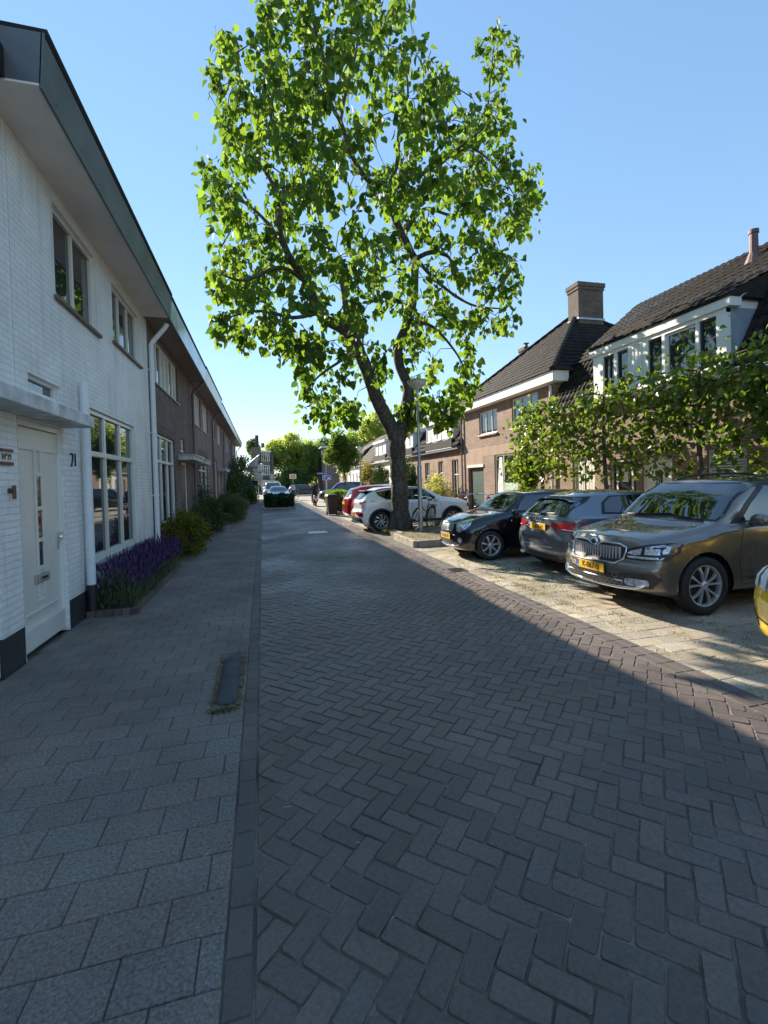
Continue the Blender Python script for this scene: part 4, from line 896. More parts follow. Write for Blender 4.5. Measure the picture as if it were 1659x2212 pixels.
# ---- grey-brown SUV (number K-067-SJ)
SUVP = paint('brown_grey_paint', (.205, .175, .15), .6, .24)
L, W = 4.22, 1.80; w = W/2
def side_windows(xs, zb, zt_, H_): pass
suv = dict(L=L, W=W, fa=.90, wbs=2.58, rw=.345, ra=.405, under=.24, st=stations(L, .24, 1.04, 0, 1.62, W, 1.14, 1.80, 3.9, .945, .73, 1.0, 1.57),
    win=.10, nf=[(.2, .07), (.32, .0), (.56, .0), (.64, .05), (.82, .09), (.90, .13), (.98, .22), (1.1, .28)], nr=[(.3, .03), (.5, 0), (.9, .03), (1.1, .10), (1.5, .34)], cf=.25, cr=.08, mir=(-1.62, 1.10), rim='split', spokes=5,
    pat=[('windscreen', [(-.77, 1.085), (0, 1.10), (.77, 1.085), (.785, 1.15), (.71, 1.545), (-.71, 1.545), (-.785, 1.15)], 'f', BLACK, .004, False), ('windscreen', [(-.75, 1.10), (0, 1.12), (.75, 1.10), (.76, 1.15), (.69, 1.525), (-.69, 1.525), (-.76, 1.15)], 'f', CARGLASS, .008, False), ('window_surround', [(-1.34, 1.055), (-3.78, 1.11), (-3.72, 1.51), (-1.95, 1.53), (-1.60, 1.28)], 's+', BLACK, .004, True),
         ('side_window', [(-1.50, 1.085), (-2.42, 1.095), (-2.42, 1.495), (-2.0, 1.495), (-1.70, 1.28)], 's+', CARGLASS, .008, True),
         ('side_window', [(-2.50, 1.095), (-3.16, 1.115), (-3.14, 1.475), (-2.50, 1.475)], 's+', CARGLASS, .008, True),
         ('side_window', [(-3.22, 1.12), (-3.64, 1.15), (-3.60, 1.45), (-3.20, 1.475)], 's+', CARGLASS, .008, True),
         ('rear_window', [(-.6, 1.12), (.6, 1.12), (.52, 1.42), (-.52, 1.42)], 'r', CARGLASS, .006, False),
         ('headlight', [(.46, .665), (.42, .74), (.54, .80), (.68, .845), (.82, .87), (.872, .855), (.875, .76), (.85, .675), (.70, .66)], 'f', BLACK, .007, True),
         ('headlight_lens', [(.50, .735), (.56, .775), (.655, .805), (.655, .735), (.60, .715)], 'f', LENS, .011, True),
         ('headlight_lens', [(.69, .735), (.69, .82), (.80, .845), (.85, .835), (.85, .76), (.80, .735)], 'f', LENS, .011, True), ('headlight_strip', [(.52, .68), (.50, .705), (.84, .71), (.83, .685)], 'f', LENS, .011, True),
         ('tail_light', [(.55, .85), (.85, .85), (.85, 1.05), (.6, 1.05)], 'r', RED, .01, True),
         ('fog_recess', [(.47, .36), (.47, .50), (.80, .52), (.84, .46), (.78, .34)], 'f', TRIMB, .006, True),
         ('fog_light', rr_poly(.64, .405, .24, .085, .03), 'f', LENS, .012, True),
         ('lower_grille', [(-.50, .335), (-.50, .47), (.50, .47), (.50, .335)], 'f', GRILLE, .006, False),
         ('grille', [(-.46, .66), (-.47, .77), (-.44, .815), (.44, .815), (.47, .77), (.46, .66), (.38, .60), (-.38, .60)], 'f', GRILLE, .007, False)],
    seams=[[(-1.42, .35), (-1.40, .7), (-1.47, 1.03)], [(-2.46, .32), (-2.46, 1.06)], [(-1.42, .33), (-2.46, .33)], [(-.95, .92), (-1.47, .99)], [(-3.18, .75), (-3.18, 1.08)]])
suvc, bvh, bo = make_car('parked_suv', 'brown grey SUV with plate K-067-SJ and roof rails, nearest dark car', (4.14, 5.25, 0), math.pi, suv, SUVP, CARGRP)
def front_x(bvh, y, z, front=True):
    h = bvh.ray_cast(Vector((3 if front else -8, y, z)), Vector((-1 if front else 1, 0, 0))); return h[0].x
b = MB()
for i in range(19):
    y = -.42+i*.84/18; x = front_x(bvh, y, .71)
    zt = .800-.03*math.exp(-(y/.09)**2)
    b.box(x-.0, x+.026, y-.007, y+.007, .625+.03*(abs(y)/.42)**2, zt)
b.build('grille_bars', ALLOY, suvc)
def strip3(par, bvh, pts, r, mat, name, plane='f', off=.012, n=6):
    P3 = []
    for (u, z) in pts:
        if plane == 'f': h = bvh.ray_cast(Vector((3, u, z)), Vector((-1, 0, 0))); q = h[0]+Vector((off, 0, 0))
        elif plane == 'r': h = bvh.ray_cast(Vector((-8, u, z)), Vector((1, 0, 0))); q = h[0]-Vector((off, 0, 0))
        else:
            s = 1 if plane == 's+' else -1; h = bvh.ray_cast(Vector((u, 3*s, z)), Vector((0, -s, 0))); q = h[0]+Vector((0, s*off, 0))
        P3.append(q)
    b = MB(); b.tube(P3, r, n); return b.build(name, mat, par, smooth=True)
strip3(suvc, bvh, [(-.49, .75), (-.485, .80), (-.40, .832), (-.2, .838), (-.12, .825), (-.06, .79), (.06, .79), (.12, .825), (.2, .838), (.40, .832), (.485, .80), (.49, .75), (.47, .66), (.38, .60), (0, .59), (-.38, .60), (-.47, .66), (-.49, .75)], .011, CHROME, 'grille_surround')
strip3(suvc, bvh, [(-.5, .40), (0, .405), (.5, .40)], .010, ALLOY, 'chrome_bar')
strip3(suvc, bvh, [(-.74, .385), (-.64, .335), (-.45, .318), (-.2, .312), (.2, .312), (.45, .318), (.64, .335), (.74, .385)], .021, CHROME, 'skid_plate', off=.004, n=8)
b = MB()
for i in range(14):
    for j in range(4):
        y = -.46+i*.07+(.035 if j % 2 else 0); z = .35+j*.034
        if abs(z-.40) > .012: x = front_x(bvh, y, z); b.tube([(x+.004, y+.03*math.cos(a), z+.016*math.sin(a)) for a in np.linspace(0, 2*math.pi, 7)], .0025, 4, cap=False)
b.build('honeycomb', P('mesh_grey', (.12, .12, .12), .4), suvc)
x = front_x(bvh, 0, .835)+.03; b = MB(); b.lathe([(0, .012), (.040, .012), (.048, .004), (.052, 0), (.052, -.02)], 24, (x, 0, .825), 'x'); em = b.build('emblem', CHROME, suvc, smooth=True)
b = MB(); b.lathe([(0, .0135), (.036, .0135)], 24, (x, 0, .825), 'x'); b.build('emblem_field', BLACK, em)
b = MB(); b.prism([(-.008, .795), (.004, .795), (.004, .83), (.02, .845), (.006, .858), (-.02, .835), (-.008, .828)], 0, x+.013, x+.016); b.build('winged_arrow', CHROME, em)
x = front_x(bvh, 0, .52)+.004; plate(suvc, bvh, x, .515, .0, True, 'K-067-SJ')
for sd in (1, -1):
    pts = []
    for xx in np.linspace(-2.0, -3.75, 12):
        h = bvh.ray_cast(Vector((xx, sd*.56, 3)), Vector((0, 0, -1))); e = min(1, min(-1.85-xx, xx+3.75)*-1/.18 if False else min(abs(xx+2.0), abs(xx+3.75))/.2); pts.append(h[0]+Vector((0, 0, .012+.045*e)))
    b = MB(); b.tube(pts, .016, 8); b.build('roof_rail', BLACK, suvc, smooth=True)
for sd in (1, -1):
    b = MB(); p0 = front_x(bvh, .1*sd, 1.12); b.tube([(front_x(bvh, .62*sd, 1.10)+.02, .62*sd, 1.105), (front_x(bvh, .3*sd, 1.115)+.02, .3*sd, 1.12), (front_x(bvh, -.02*sd+.1, 1.14)+.02, -.02*sd+.1, 1.15)], .008, 6); b.build('wiper', BLACK, suvc)
for xx in (-2.1, -2.95):
    for s_, pl in ((1, 's+'), (-1, 's-')): strip3(suvc, bvh, [(xx-.09, .95), (xx, .955), (xx+.09, .95)], .013, SUVP, 'door_handle', pl, .02)
for s_, pl in ((1, 's+'), (-1, 's-')): strip3(suvc, bvh, [(-1.55, .40), (-2.3, .42), (-3.0, .41)], .016, TRIMB, 'rubbing_strip', pl, .008)
# ---- small black hatch with round lamps
MINIP = paint('black_paint', (.010, .011, .014), .2, .12); L, W = 3.70, 1.68
mini = dict(win=.10, surround=[([(-.70, .965), (.70, .965), (.62, 1.325), (-.62, 1.325)], 'f'), ([(-1.20, .96), (-3.42, .965), (-3.33, 1.30), (-1.64, 1.325)], 's+')], L=L, W=W, fa=.66, wbs=2.47, rw=.30, ra=.345, under=.18, st=[(0, .22, .66, .74, .66, .74, .58), (.12, .17, .70, .82, .74, .78, .64), (.4, .16, .78, .90, .80, .82, .68), (.85, .16, .85, .95, .83, .84, .70), (1.12, .16, .90, 1.0, .83, .84, .70), (1.36, .16, .93, 1.22, .83, .84, .66), (1.58, .16, .94, 1.365, .83, .84, .60), (2.2, .16, .95, 1.405, .83, .84, .60), (3.3, .16, .96, 1.37, .82, .83, .58), (3.58, .18, .96, 1.32, .79, .80, .54), (3.7, .24, .94, 1.28, .72, .76, .50)],
    nf=[(.2, .05), (.35, 0), (.6, 0), (.75, .06), (.9, .18)], nr=[(.3, 0), (.8, .02), (1.0, .08), (1.35, .22)], cf=.22, cr=.10, mir=(-1.18, .96), rim='five', spokes=7,
    pat=[('windscreen', [(-.66, .99), (.66, .99), (.585, 1.30), (-.585, 1.30)], 'f', CARGLASS, .006, False),
         ('side_window', [(-1.32, .985), (-2.30, .985), (-2.30, 1.30), (-1.62, 1.29), (-1.44, 1.15)], 's+', CARGLASS, .006, True),
         ('side_window', [(-2.36, .985), (-3.35, .99), (-3.28, 1.27), (-2.36, 1.30)], 's+', CARGLASS, .006, True),
         ('rear_window', [(-.56, 1.0), (.56, 1.0), (.48, 1.24), (-.48, 1.24)], 'r', CARGLASS, .006, False),
         ('headlight_ring', [(p[0], p[1]) for p in circ(.55, .705, .135, 22)], 'f', CHROME, .008, True),
         ('headlight', [(p[0], p[1]) for p in circ(.55, .705, .110, 22)], 'f', LENS, .016, True),
         ('fog_ring', circ(.56, .41, .070, 16), 'f', CHROME, .008, True), ('fog_light', circ(.56, .41, .052, 16), 'f', LENS, .014, True),
         ('grille', [(-.34, .71), (-.26, .76), (.26, .76), (.34, .71), (.36, .62), (.30, .565), (-.30, .565), (-.36, .62)], 'f', GRILLE, .007, False),
         ('lower_grille', rr_poly(0, .37, .70, .09, .03), 'f', GRILLE, .006, False)], seams=[[(-1.22, .25), (-1.2, .6), (-1.27, .95)], [(-2.33, .3), (-2.33, .95)], [(-1.22, .25), (-2.33, .28)]])
mc, bvh, bo = make_car('parked_car', 'small black hatchback with chrome grille and round headlamps beside the lamp post', (3.86, 9.56, 0), math.pi, mini, MINIP, CARGRP)
for k in range(5): z = .590+k*.036; hw = .34-.004*abs(k-2)**2; strip3(mc, bvh, [(-hw, z), (-hw/2, z), (0, z), (hw/2, z), (hw, z)], .009, CHROME, 'grille_bar', off=.016)
strip3(mc, bvh, [(-.50, .30), (-.3, .275), (0, .268), (.3, .275), (.50, .30)], .022, CHROME, 'bumper_bar', off=.006)
strip3(mc, bvh, [(-.70, .52), (-.37, .50), (0, .495), (.37, .50), (.70, .52)], .006, BLACK, 'bumper_groove', off=.001)
x = front_x(bvh, 0, .44)+.006; plate(mc, bvh, x, .46, 0, True, 'H-105-FR')
for sd in (1, -1):
    b = MB(); b.tube([(front_x(bvh, .5*sd, .995)+.02, .5*sd, 1.0), (front_x(bvh, .1*sd, 1.02)+.02, .1*sd, 1.025)], .007, 6); b.build('wiper', BLACK, mc)
for s_, pl in ((1, 's+'), (-1, 's-')): strip3(mc, bvh, [(-1.12, .79), (-1.14, .79)], .022, CHROME, 'side_badge', pl, .002)
# ---- grey hatch seen from behind
AUDIP = paint('slate_grey_paint', (.19, .22, .245), .6, .22); L, W = 3.97, 1.74
audi = dict(win=.11, surround=[([(-.63, .995), (.63, .995), (.60, 1.16), (.53, 1.32), (-.53, 1.32), (-.60, 1.16)], 'r'), ([(-1.45, .985), (-3.18, 1.03), (-3.06, 1.22), (-2.86, 1.325), (-1.9, 1.325)], 's+')], L=L, W=W, fa=.77, wbs=2.47, rw=.31, ra=.36, under=.18, st=stations(L, .18, .98, 0, 1.42, W, 1.15, 1.95, 3.35, .86, .57, .95, 1.33),
    nf=[(.2, .05), (.35, 0), (.6, 0), (.75, .06), (.9, .2)], nr=[(.25, .06), (.38, .0), (.62, 0), (.80, .06), (.95, .07), (1.02, .14), (1.3, .42)], cf=.22, cr=.17, mir=(-1.5, .98), rim='split', spokes=5,
    pat=[('rear_window', [(-.60, 1.02), (.60, 1.02), (.57, 1.16), (.50, 1.295), (-.50, 1.295), (-.57, 1.16)], 'r', CARGLASS, .006, False),
         ('windscreen', [(-.65, 1.02), (.65, 1.02), (.55, 1.33), (-.55, 1.33)], 'f', CARGLASS, .006, False),
         ('side_window', [(-1.55, 1.01), (-2.35, 1.02), (-2.33, 1.31), (-1.95, 1.30)], 's+', CARGLASS, .006, True),
         ('side_window', [(-2.41, 1.02), (-3.10, 1.06), (-3.02, 1.20), (-2.85, 1.30), (-2.41, 1.315)], 's+', CARGLASS, .006, True),
         ('tail_light', [(.34, .855), (.42, .80), (.62, .755), (.80, .74), (.845, .80), (.835, .92), (.55, .885)], 'r', RED, .010, True),
         ('tail_light_strip', [(.60, .785), (.62, .80), (.80, .785), (.80, .77)], 'r', P('light_strip', (.75, .55, .55), .2), .015, True),
         ('headlight', [(.45, .66), (.8, .68), (.8, .78), (.5, .74)], 'f', LENS, .01, True),
         ('diffuser', [(-.62, .20), (-.55, .345), (.55, .345), (.62, .20)], 'r', TRIMB, .006, False),
         ('hatch_seam', [(-.70, .685), (-.70, .693), (.70, .693), (.70, .685)], 'r', BLACK, .002, False),
         ('reflector', [(.58, .36), (.58, .385), (.78, .40), (.78, .375)], 'r', RED, .007, True)],
    seams=[[(-1.40, .3), (-1.38, .7), (-1.48, 1.0)], [(-2.38, .3), (-2.38, 1.0)], [(-1.40, .3), (-2.38, .3)]])
ac, bvh, bo = make_car('parked_car', 'slate grey hatchback seen from behind between the black hatchback and the SUV', (4.72+3.97, 7.45, 0), 0, audi, AUDIP, CARGRP)
x = front_x(bvh, 0, .80, False); plate(ac, bvh, x-.006, .80, 0, False, 'JL-834-H')
strip3(ac, bvh, [(-.78, .50), (-.4, .47), (0, .465), (.4, .47), (.78, .50)], .008, ALLOY, 'bumper_trim', 'r', .004)
b = MB()
for k in range(4):
    y = .105-.07*k; xx = front_x(bvh, y, .945, False)-.006; b.tube([(xx, y+.042*math.cos(a), .94+.042*math.sin(a)) for a in np.linspace(0, 2*math.pi, 17)], .006, 6, cap=False)
b.build('four_ring_badge', CHROME, ac, smooth=True)
b = MB(); h_ = bvh.ray_cast(Vector((-3.55, 0, 3)), Vector((0, 0, -1)))[0]
b.grid(lambda u, v: (-3.38-.22*v, (u-.5)*1.06*(1-.06*v), h_.z+.01-.008*v-.05*(2*u-1)**4), 14, 4); b.v += [(v[0], v[1], v[2]-.025) for v in b.v]; b.f += [tuple(reversed([i+75 for i in f])) for f in b.f]; b.build('roof_spoiler', AUDIP, ac, smooth=True)
b = MB(); b.tube([(front_x(bvh, .0, 1.03, False)-.02, .0, 1.03), (front_x(bvh, -.38, 1.05, False)-.02, -.38, 1.05)], .009, 6); b.build('wiper', BLACK, ac)
for sd in (.50, .58): b = MB(); b.lathe([(.035, 0), (.035, -.05), (.028, -.05), (.028, -.01)], 14, (front_x(bvh, sd, .30, False)+.02, sd, .285), 'x'); b.build('exhaust_pipe', CHROME, ac, smooth=True)
# ---- white crossover with black cladding
WHP = paint('white_car_paint', (.82, .83, .84), .0, .2); L, W = 4.18, 1.78
wsuv = dict(win=.11, surround=[([(-1.28, .995), (-3.15, 1.05), (-3.40, 1.17), (-3.48, 1.30), (-2.95, 1.38), (-1.85, 1.385)], 's+')], L=L, W=W, fa=.80, wbs=2.58, rw=.33, ra=.385, under=.22, st=stations(L, .22, 1.0, 0, 1.48, W, 1.10, 1.85, 3.5, .95, .58, .98, 1.36),
    nf=[(.2, .06), (.35, 0), (.6, 0), (.8, .05), (.95, .16)], nr=[(.25, .08), (.42, 0), (.62, 0), (.75, .10), (.95, .10), (1.05, .15), (1.36, .42)], cf=.2, cr=.12, mir=(-1.45, 1.0), rim='twist', spokes=8,
    pat=[('rear_window', [(-.58, 1.06), (.58, 1.06), (.5, 1.33), (-.5, 1.33)], 'r', CARGLASS, .006, False), ('windscreen', [(-.66, 1.06), (.66, 1.06), (.55, 1.40), (-.55, 1.40)], 'f', CARGLASS, .006, False),
         ('side_window', [(-1.35, 1.02), (-2.25, 1.04), (-2.25, 1.37), (-1.9, 1.36), (-1.6, 1.22)], 's+', CARGLASS, .006, True),
         ('side_window', [(-2.31, 1.04), (-3.15, 1.08), (-3.34, 1.19), (-3.42, 1.28), (-2.95, 1.355), (-2.31, 1.37)], 's+', CARGLASS, .006, True),
         ('tail_light', [(.55, .92), (.84, .98), (.84, 1.03), (.50, .97)], 'r', RED, .01, True), ('tail_light', [(.30, .62), (.84, .50), (.84, .62), (.6, .70)], 'r', RED, .01, True),
         ('rear_cladding', [(-.80, .24), (-.82, .45), (-.5, .5), (.5, .5), (.82, .45), (.80, .24)], 'r', TRIMB, .006, False), ('headlight', [(.5, .72), (.82, .74), (.8, .84), (.5, .80)], 'f', LENS, .01, True),
         ('sill_cladding', [(-1.22, .235), (-1.22, .36), (-2.97, .36), (-2.97, .235)], 's+', TRIMB, .007, True)],
    seams=[[(-1.25, .37), (-1.22, .7), (-1.32, 1.0)], [(-2.28, .37), (-2.28, 1.03)], [(-3.02, .78), (-3.2, 1.06)]])
wc, bvh, bo = make_car('parked_suv', 'white crossover with black wheel arches parked behind the big tree', (3.02+4.18, 15.99, 0), 0, wsuv, WHP, CARGRP)
def arch_trim(par, bvh, sp, w_=.055, mat=None):
    for wx in (sp['fa'], sp['fa']+sp['wbs']):
        for sd in (1, -1):
            b = MB(); A = np.linspace(-.12, math.pi+.12, 26); vs_ = []
            for a in A:
                for rr_ in (sp['ra']-.012, sp['ra']+w_):
                    x, z = -wx+rr_*math.cos(a), sp['rw']+rr_*math.sin(a); h = bvh.ray_cast(Vector((x, 3*sd, z)), Vector((0, -sd, 0))); y = abs(h[0].y) if h[0] is not None and abs(h[0].y) > sp['W']*.4 else sp['W']/2-.05; vs_.append((x, sd*(y+.012), z))
            k = len(vs_); vs_ += [(v[0], v[1]-sd*.04, v[2]) for v in vs_]; fs_ = []
            for i in range(25): q = 2*i; fs_ += [(q, q+1, q+3, q+2), (q+1, k+q+1, k+q+3, q+3), (k+q, q, q+2, k+q+2)]
            b.add(vs_, fs_); b.build('arch_trim', mat or TRIMB, par, smooth=False)
arch_trim(wc, bvh, wsuv)
for sd in (1, -1): b = MB(); b.tube([bvh.ray_cast(Vector((xx, sd*.55, 3)), Vector((0, 0, -1)))[0]+Vector((0, 0, .035)) for xx in np.linspace(-1.9, -3.5, 8)], .016, 8); b.build('roof_rail', BLACK, wc)
b = MB(); h_ = bvh.ray_cast(Vector((-3.75, 0, 3)), Vector((0, 0, -1)))[0]; b.box(-3.86, -3.5, -.5, .5, h_.z-.02, h_.z+.03); b.build('roof_spoiler', BLACK, wc, bevel=.01)
x = front_x(bvh, 0, .62, False); plate(wc, bvh, x-.006, .58, 0, False, 'R-412-NX')
# ---- generic far cars
def generic(label, loc, rz, pt, H_=1.48, L=4.1, W=1.76, nose=False, group=CARGRP, van=False, name='parked_car'):
    re0 = L-.65; tt = H_-.12
    hood = .92 if not van else 1.08
    sp = dict(L=L, W=W, fa=.82, wbs=L-1.6, rw=.32, ra=.37, under=.2, st=stations(L, .2, 1.0 if not van else 1.12, 0, H_, W, 1.05, 1.8, re0 if not van else L-.3, hood, .58 if not van else .68, 1.0, tt if not van else H_-.05),
        nf=[(.2, .05), (.35, 0), (.6, 0), (.8, .06), (.95, .18)], nr=[(.25, .05), (.4, 0), (.7, 0), (.95, .06), (tt, .36 if not van else .1)], cf=.2, cr=.12, mir=(-1.4, 1.0 if not van else 1.15), rim='five', spokes=5,
        pat=[('rear_window', [(-.58, 1.04), (.58, 1.04), (.48, tt-.05), (-.48, tt-.05)], 'r', CARGLASS, .006, False), ('windscreen', [(-.68, hood+.12), (.68, hood+.12), (.56, H_-.09), (-.56, H_-.09)], 'f', CARGLASS, .006, False),
             ('side_window', [(-1.4, 1.04+(.1 if van else 0)), (-2.2, 1.04+(.1 if van else 0)), (-2.2, H_-.12), (-1.85, H_-.13)], 's+', CARGLASS, .006, True), ('side_window', [(-2.26, 1.04+(.1 if van else 0)), (-3.2, 1.08+(.1 if van else 0)), (-3.05, H_-.13), (-2.26, H_-.11)], 's+', CARGLASS, .006, True),
             ('tail_light', [(.58, .80), (.84, .80), (.84, 1.02), (.66, 1.02)], 'r', RED, .01, True), ('headlight', [(.46, .66), (.82, .70), (.80, .84), (.5, .78)], 'f', LENS, .01, True),
             ('grille', [(-.4, .62), (.4, .62), (.4, .74), (-.4, .74)], 'f', GRILLE, .006, False), ('lower_grille', [(-.5, .28), (.5, .28), (.5, .45), (-.5, .45)], 'f', GRILLE, .006, False)])
    c, bv, bo_ = make_car(name, label, loc, rz, sp, pt, group, detail=1)
    x = front_x(bv, 0, .52); b = MB(); b.box(x, x+.012, -.26, .26, .47, .58); b.build('licence_plate', YPL, c)
    x = front_x(bv, 0, .78, False); b = MB(); b.box(x-.012, x, -.26, .26, .72, .83); b.build('licence_plate', YPL, c)
    return c, bv, sp
REDP = paint('red_paint', (.42, .02, .025), .3, .2); SILP = paint('silver_paint', (.48, .49, .50), .7, .25); DKP = paint('dark_paint', (.03, .035, .045), .5, .2); BLUP = paint('pale_blue_paint', (.45, .55, .70), .2, .2)
YELP = paint('yellow_paint', (.86, .56, .005), 0, .25); 
generic('red hatchback seen from behind next to the white crossover', (3.35+4.0, 19.9, 0), 0, REDP, 1.52, 4.0)
generic('silver car parked beyond the hedge and dark wheelie bin', (4.6, 28.0, 0), math.pi, SILP, 1.45, 4.1)
generic('white car parked just right of the silver one beyond the hedge', (5.6, 31.2, 0), math.pi, WHP, 1.45, 4.2)
generic('dark people carrier parked beyond the silver car next to the lamp post with blue signs', (4.7, 40.6, 0), math.pi, DKP, 1.68, 4.3)
generic('pale blue car facing the camera behind the dark hedge island on the left', (1.27, 37.4, 0), -math.pi/2, BLUP, 1.50, 4.2, group='cars parked along the left side beyond the hedge')
generic('white van parked right behind the pale blue car', (1.0, 43.6, 0), -math.pi/2, WHP, 1.86, 4.8, 1.85, group='cars parked along the left side beyond the hedge', van=True, name='parked_van')
generic('white car parked on the far side street left of the sign pole', (-1.2, 50.0, 0), R(-70), WHP, 1.45, 4.1, group='cars parked along the left side beyond the hedge')
generic('dark car crossing the far end of the street side on', (7.4, 62.0, 0), R(0), DKP, 1.5, 4.2, group='cars at the far end of the street')
# yellow car at the right edge
yc_, bv, sp = generic('bright yellow car whose front corner enters at the right edge', (4.0, 2.38, 0), math.pi, YELP, 1.50, 4.0, 1.76)
patch(bv, [(.45, .62), (.83, .66), (.84, .88), (.5, .80)], 'f', .0115, .05).build('headlight_housing', BLACK, yc_)
for q in ([(.55, .64), (.60, .68), (.60, .84), (.55, .80)], [(.63, .66), (.68, .69), (.69, .86), (.63, .84)], [(.72, .68), (.77, .70), (.77, .87), (.72, .86)]):
    for s_ in (1, -1): patch(bv, [(s_*p[0], p[1]) for p in q], 'f', .017, .05).build('headlight_reflector', WHITE, yc_)
strip3(yc_, bv, [(-.80, .66), (-.79, .55), (-.76, .45), (-.70, .36)], .007, BLACK, 'bumper_groove', off=.0); strip3(yc_, bv, [(-.72, .43), (-.62, .40), (-.5, .38)], .010, BLACK, 'air_slot', off=.0)
# ================================================================== VEGETATION
def unit(a): return a/np.maximum(np.linalg.norm(a, axis=-1, keepdims=True), 1e-9)
LEAFSH = {
 'heart': (np.array([(0, 0, 0), (0, .5, -.03), (0, 1.0, -.16), (.27, -.10, .05), (.46, .24, .10), (.30, .64, .02), (-.27, -.10, .05), (-.46, .24, .10), (-.30, .64, .02)]), np.array([(0, 3, 4, 1), (1, 4, 5, 2), (0, 1, 7, 6), (1, 2, 8, 7)])),
 'oval': (np.array([(0, 0, 0), (.30, .45, .07), (0, 1, -.08), (-.30, .45, .07)]), np.array([(0, 1, 2, 3)])),
 'blade': (np.array([(.05, 0, 0), (.07, .5, .02), (0, 1, 0), (-.05, 0, 0)]), np.array([(0, 1, 2, 3)])),
}
def leaves(name, pos, size, mat, par, shape='oval', direc=None, dr=.5, rnd=.6, nrm=None, rs=None, smooth=False):
    """pos (n,3) leaf bases, direc (n,3) tip direction"""
    rs = rs or RNG; n = len(pos); base, quads = LEAFSH[shape]
    t = rs.normal(size=(n, 3))*rnd
    t = t+(direc if direc is not None else 0)+np.array([0, 0, -dr]); t = unit(t)
    q = rs.normal(size=(n, 3)); q = q if nrm is None else q*.55+nrm
    w = unit(np.cross(t, q)); m = np.cross(w, t)
    sz = (size*rs.uniform(.65, 1.25, n))[:, None, None] if np.isscalar(size) else np.asarray(size)[:, None, None]
    V = pos[:, None, :]+sz*(w[:, None, :]*base[None, :, 0:1]+t[:, None, :]*base[None, :, 1:2]+m[:, None, :]*base[None, :, 2:3])
    F = (quads[None]+(np.arange(n)*len(base))[:, None, None]).reshape(-1, 4)
    return npmesh(name, V.reshape(-1, 3), F, mat, par, smooth=smooth)
def clumps(cs, n, rs=None, shell=.55, ncl=26, sub=.28):
    """points in a set of ellipsoids (cx,cy,cz,rx,ry,rz), bunched into uneven sub-clumps"""
    rs = rs or RNG; vol = np.array([c[3]*c[4]*c[5] for c in cs])**.67; vol = vol/vol.sum(); out = []; dirs = []
    for c, f in zip(cs, vol):
        k = max(4, int(n*f)); nc = max(4, int(ncl)); u = unit(rs.normal(size=(nc, 3)))*(rs.uniform(shell, 1.0, (nc, 1)))
        idx = rs.randint(0, nc, k); p = u[idx]+rs.normal(size=(k, 3))*sub*rs.uniform(.5, 1.1, (nc, 1))[idx]
        out.append(np.array(c[:3])+p*np.array(c[3:])); dirs.append(unit(p))
    return np.concatenate(out), np.concatenate(dirs)
BARK = P('bark', (.105, .082, .062), .95, var=.5, scale=7, bump=1.0, bscale=16)
# bark with vertical furrows
def barkmat():
    m, n, l, b = newmat('furrowed_bark'); tc = n.new('ShaderNodeTexCoord'); mp = n.new('ShaderNodeMapping'); mp.inputs['Scale'].default_value = (1, 1, .28); l.new(tc.outputs['Object'], mp.inputs[0])
    v = n.new('ShaderNodeTexVoronoi'); v.inputs['Scale'].default_value = 22; v.feature = 'DISTANCE_TO_EDGE'; nz = n.new('ShaderNodeTexNoise'); nz.inputs['Scale'].default_value = 9; nz.inputs['Detail'].default_value = 7; l.new(mp.outputs[0], nz.inputs['Vector'])
    ad = n.new('ShaderNodeVectorMath'); ad.operation = 'MULTIPLY_ADD'; l.new(nz.outputs['Color'], ad.inputs[0]); ad.inputs[1].default_value = (.12,)*3; l.new(mp.outputs[0], ad.inputs[2]); l.new(ad.outputs[0], v.inputs['Vector'])
    cr = n.new('ShaderNodeValToRGB'); cr.color_ramp.elements[0].color = (.035, .027, .021, 1); cr.color_ramp.elements[1].color = (.17, .14, .11, 1); cr.color_ramp.elements[1].position = .35; l.new(v.outputs['Distance'], cr.inputs[0])
    mx = n.new('ShaderNodeMix'); mx.data_type = 'RGBA'; mx.inputs[7].default_value = (.20, .19, .165, 1); l.new(cr.outputs[0], mx.inputs[6]); g2 = n.new('ShaderNodeMapRange'); g2.inputs[1].default_value = .5; g2.inputs[2].default_value = .7; g2.inputs[4].default_value = .6; l.new(nz.outputs['Fac'], g2.inputs[0]); l.new(g2.outputs[0], mx.inputs[0])
    l.new(mx.outputs[2], b.inputs['Base Color']); b.inputs['Roughness'].default_value = .95
    bp = n.new('ShaderNodeBump'); bp.inputs['Strength'].default_value = 1; bp.inputs['Distance'].default_value = .03; l.new(v.outputs['Distance'], bp.inputs['Height']); l.new(bp.outputs[0], b.inputs['Normal']); return m
BARKF = barkmat()
def limb(mb, pts, rads, n=10, rough=.06, seed=0):
    """smooth bumpy tube"""
    rs = random.Random(seed); pts = [Vector(p) for p in pts]; P_, R_ = [], []
    for i in range(len(pts)-1):
        p0, p1, p2, p3 = pts[max(i-1, 0)], pts[i], pts[i+1], pts[min(i+2, len(pts)-1)]; k = max(2, int((p2-p1).length/.16))
        for j in range(k):
            t = j/k; P_.append(.5*((2*p1)+(p2-p0)*t+(2*p0-5*p1+4*p2-p3)*t*t+(3*p1-p0-3*p2+p3)*t**3)); R_.append(rads[i]*(1-t)+rads[i+1]*t)
    P_.append(pts[-1]); R_.append(rads[-1]); b = len(mb.v)
    R_ = [r*(1+rs.uniform(-rough, rough)) for r in R_]; mb.tube(P_, R_, n)
    m = len(P_)
    for i in range(m):
        c = P_[i]
        for k in range(n):
            v = Vector(mb.v[b+i*n+k]); f = 1+rs.uniform(-rough, rough)*1.2; mb.v[b+i*n+k] = tuple(c+(v-c)*f)
    return P_, R_
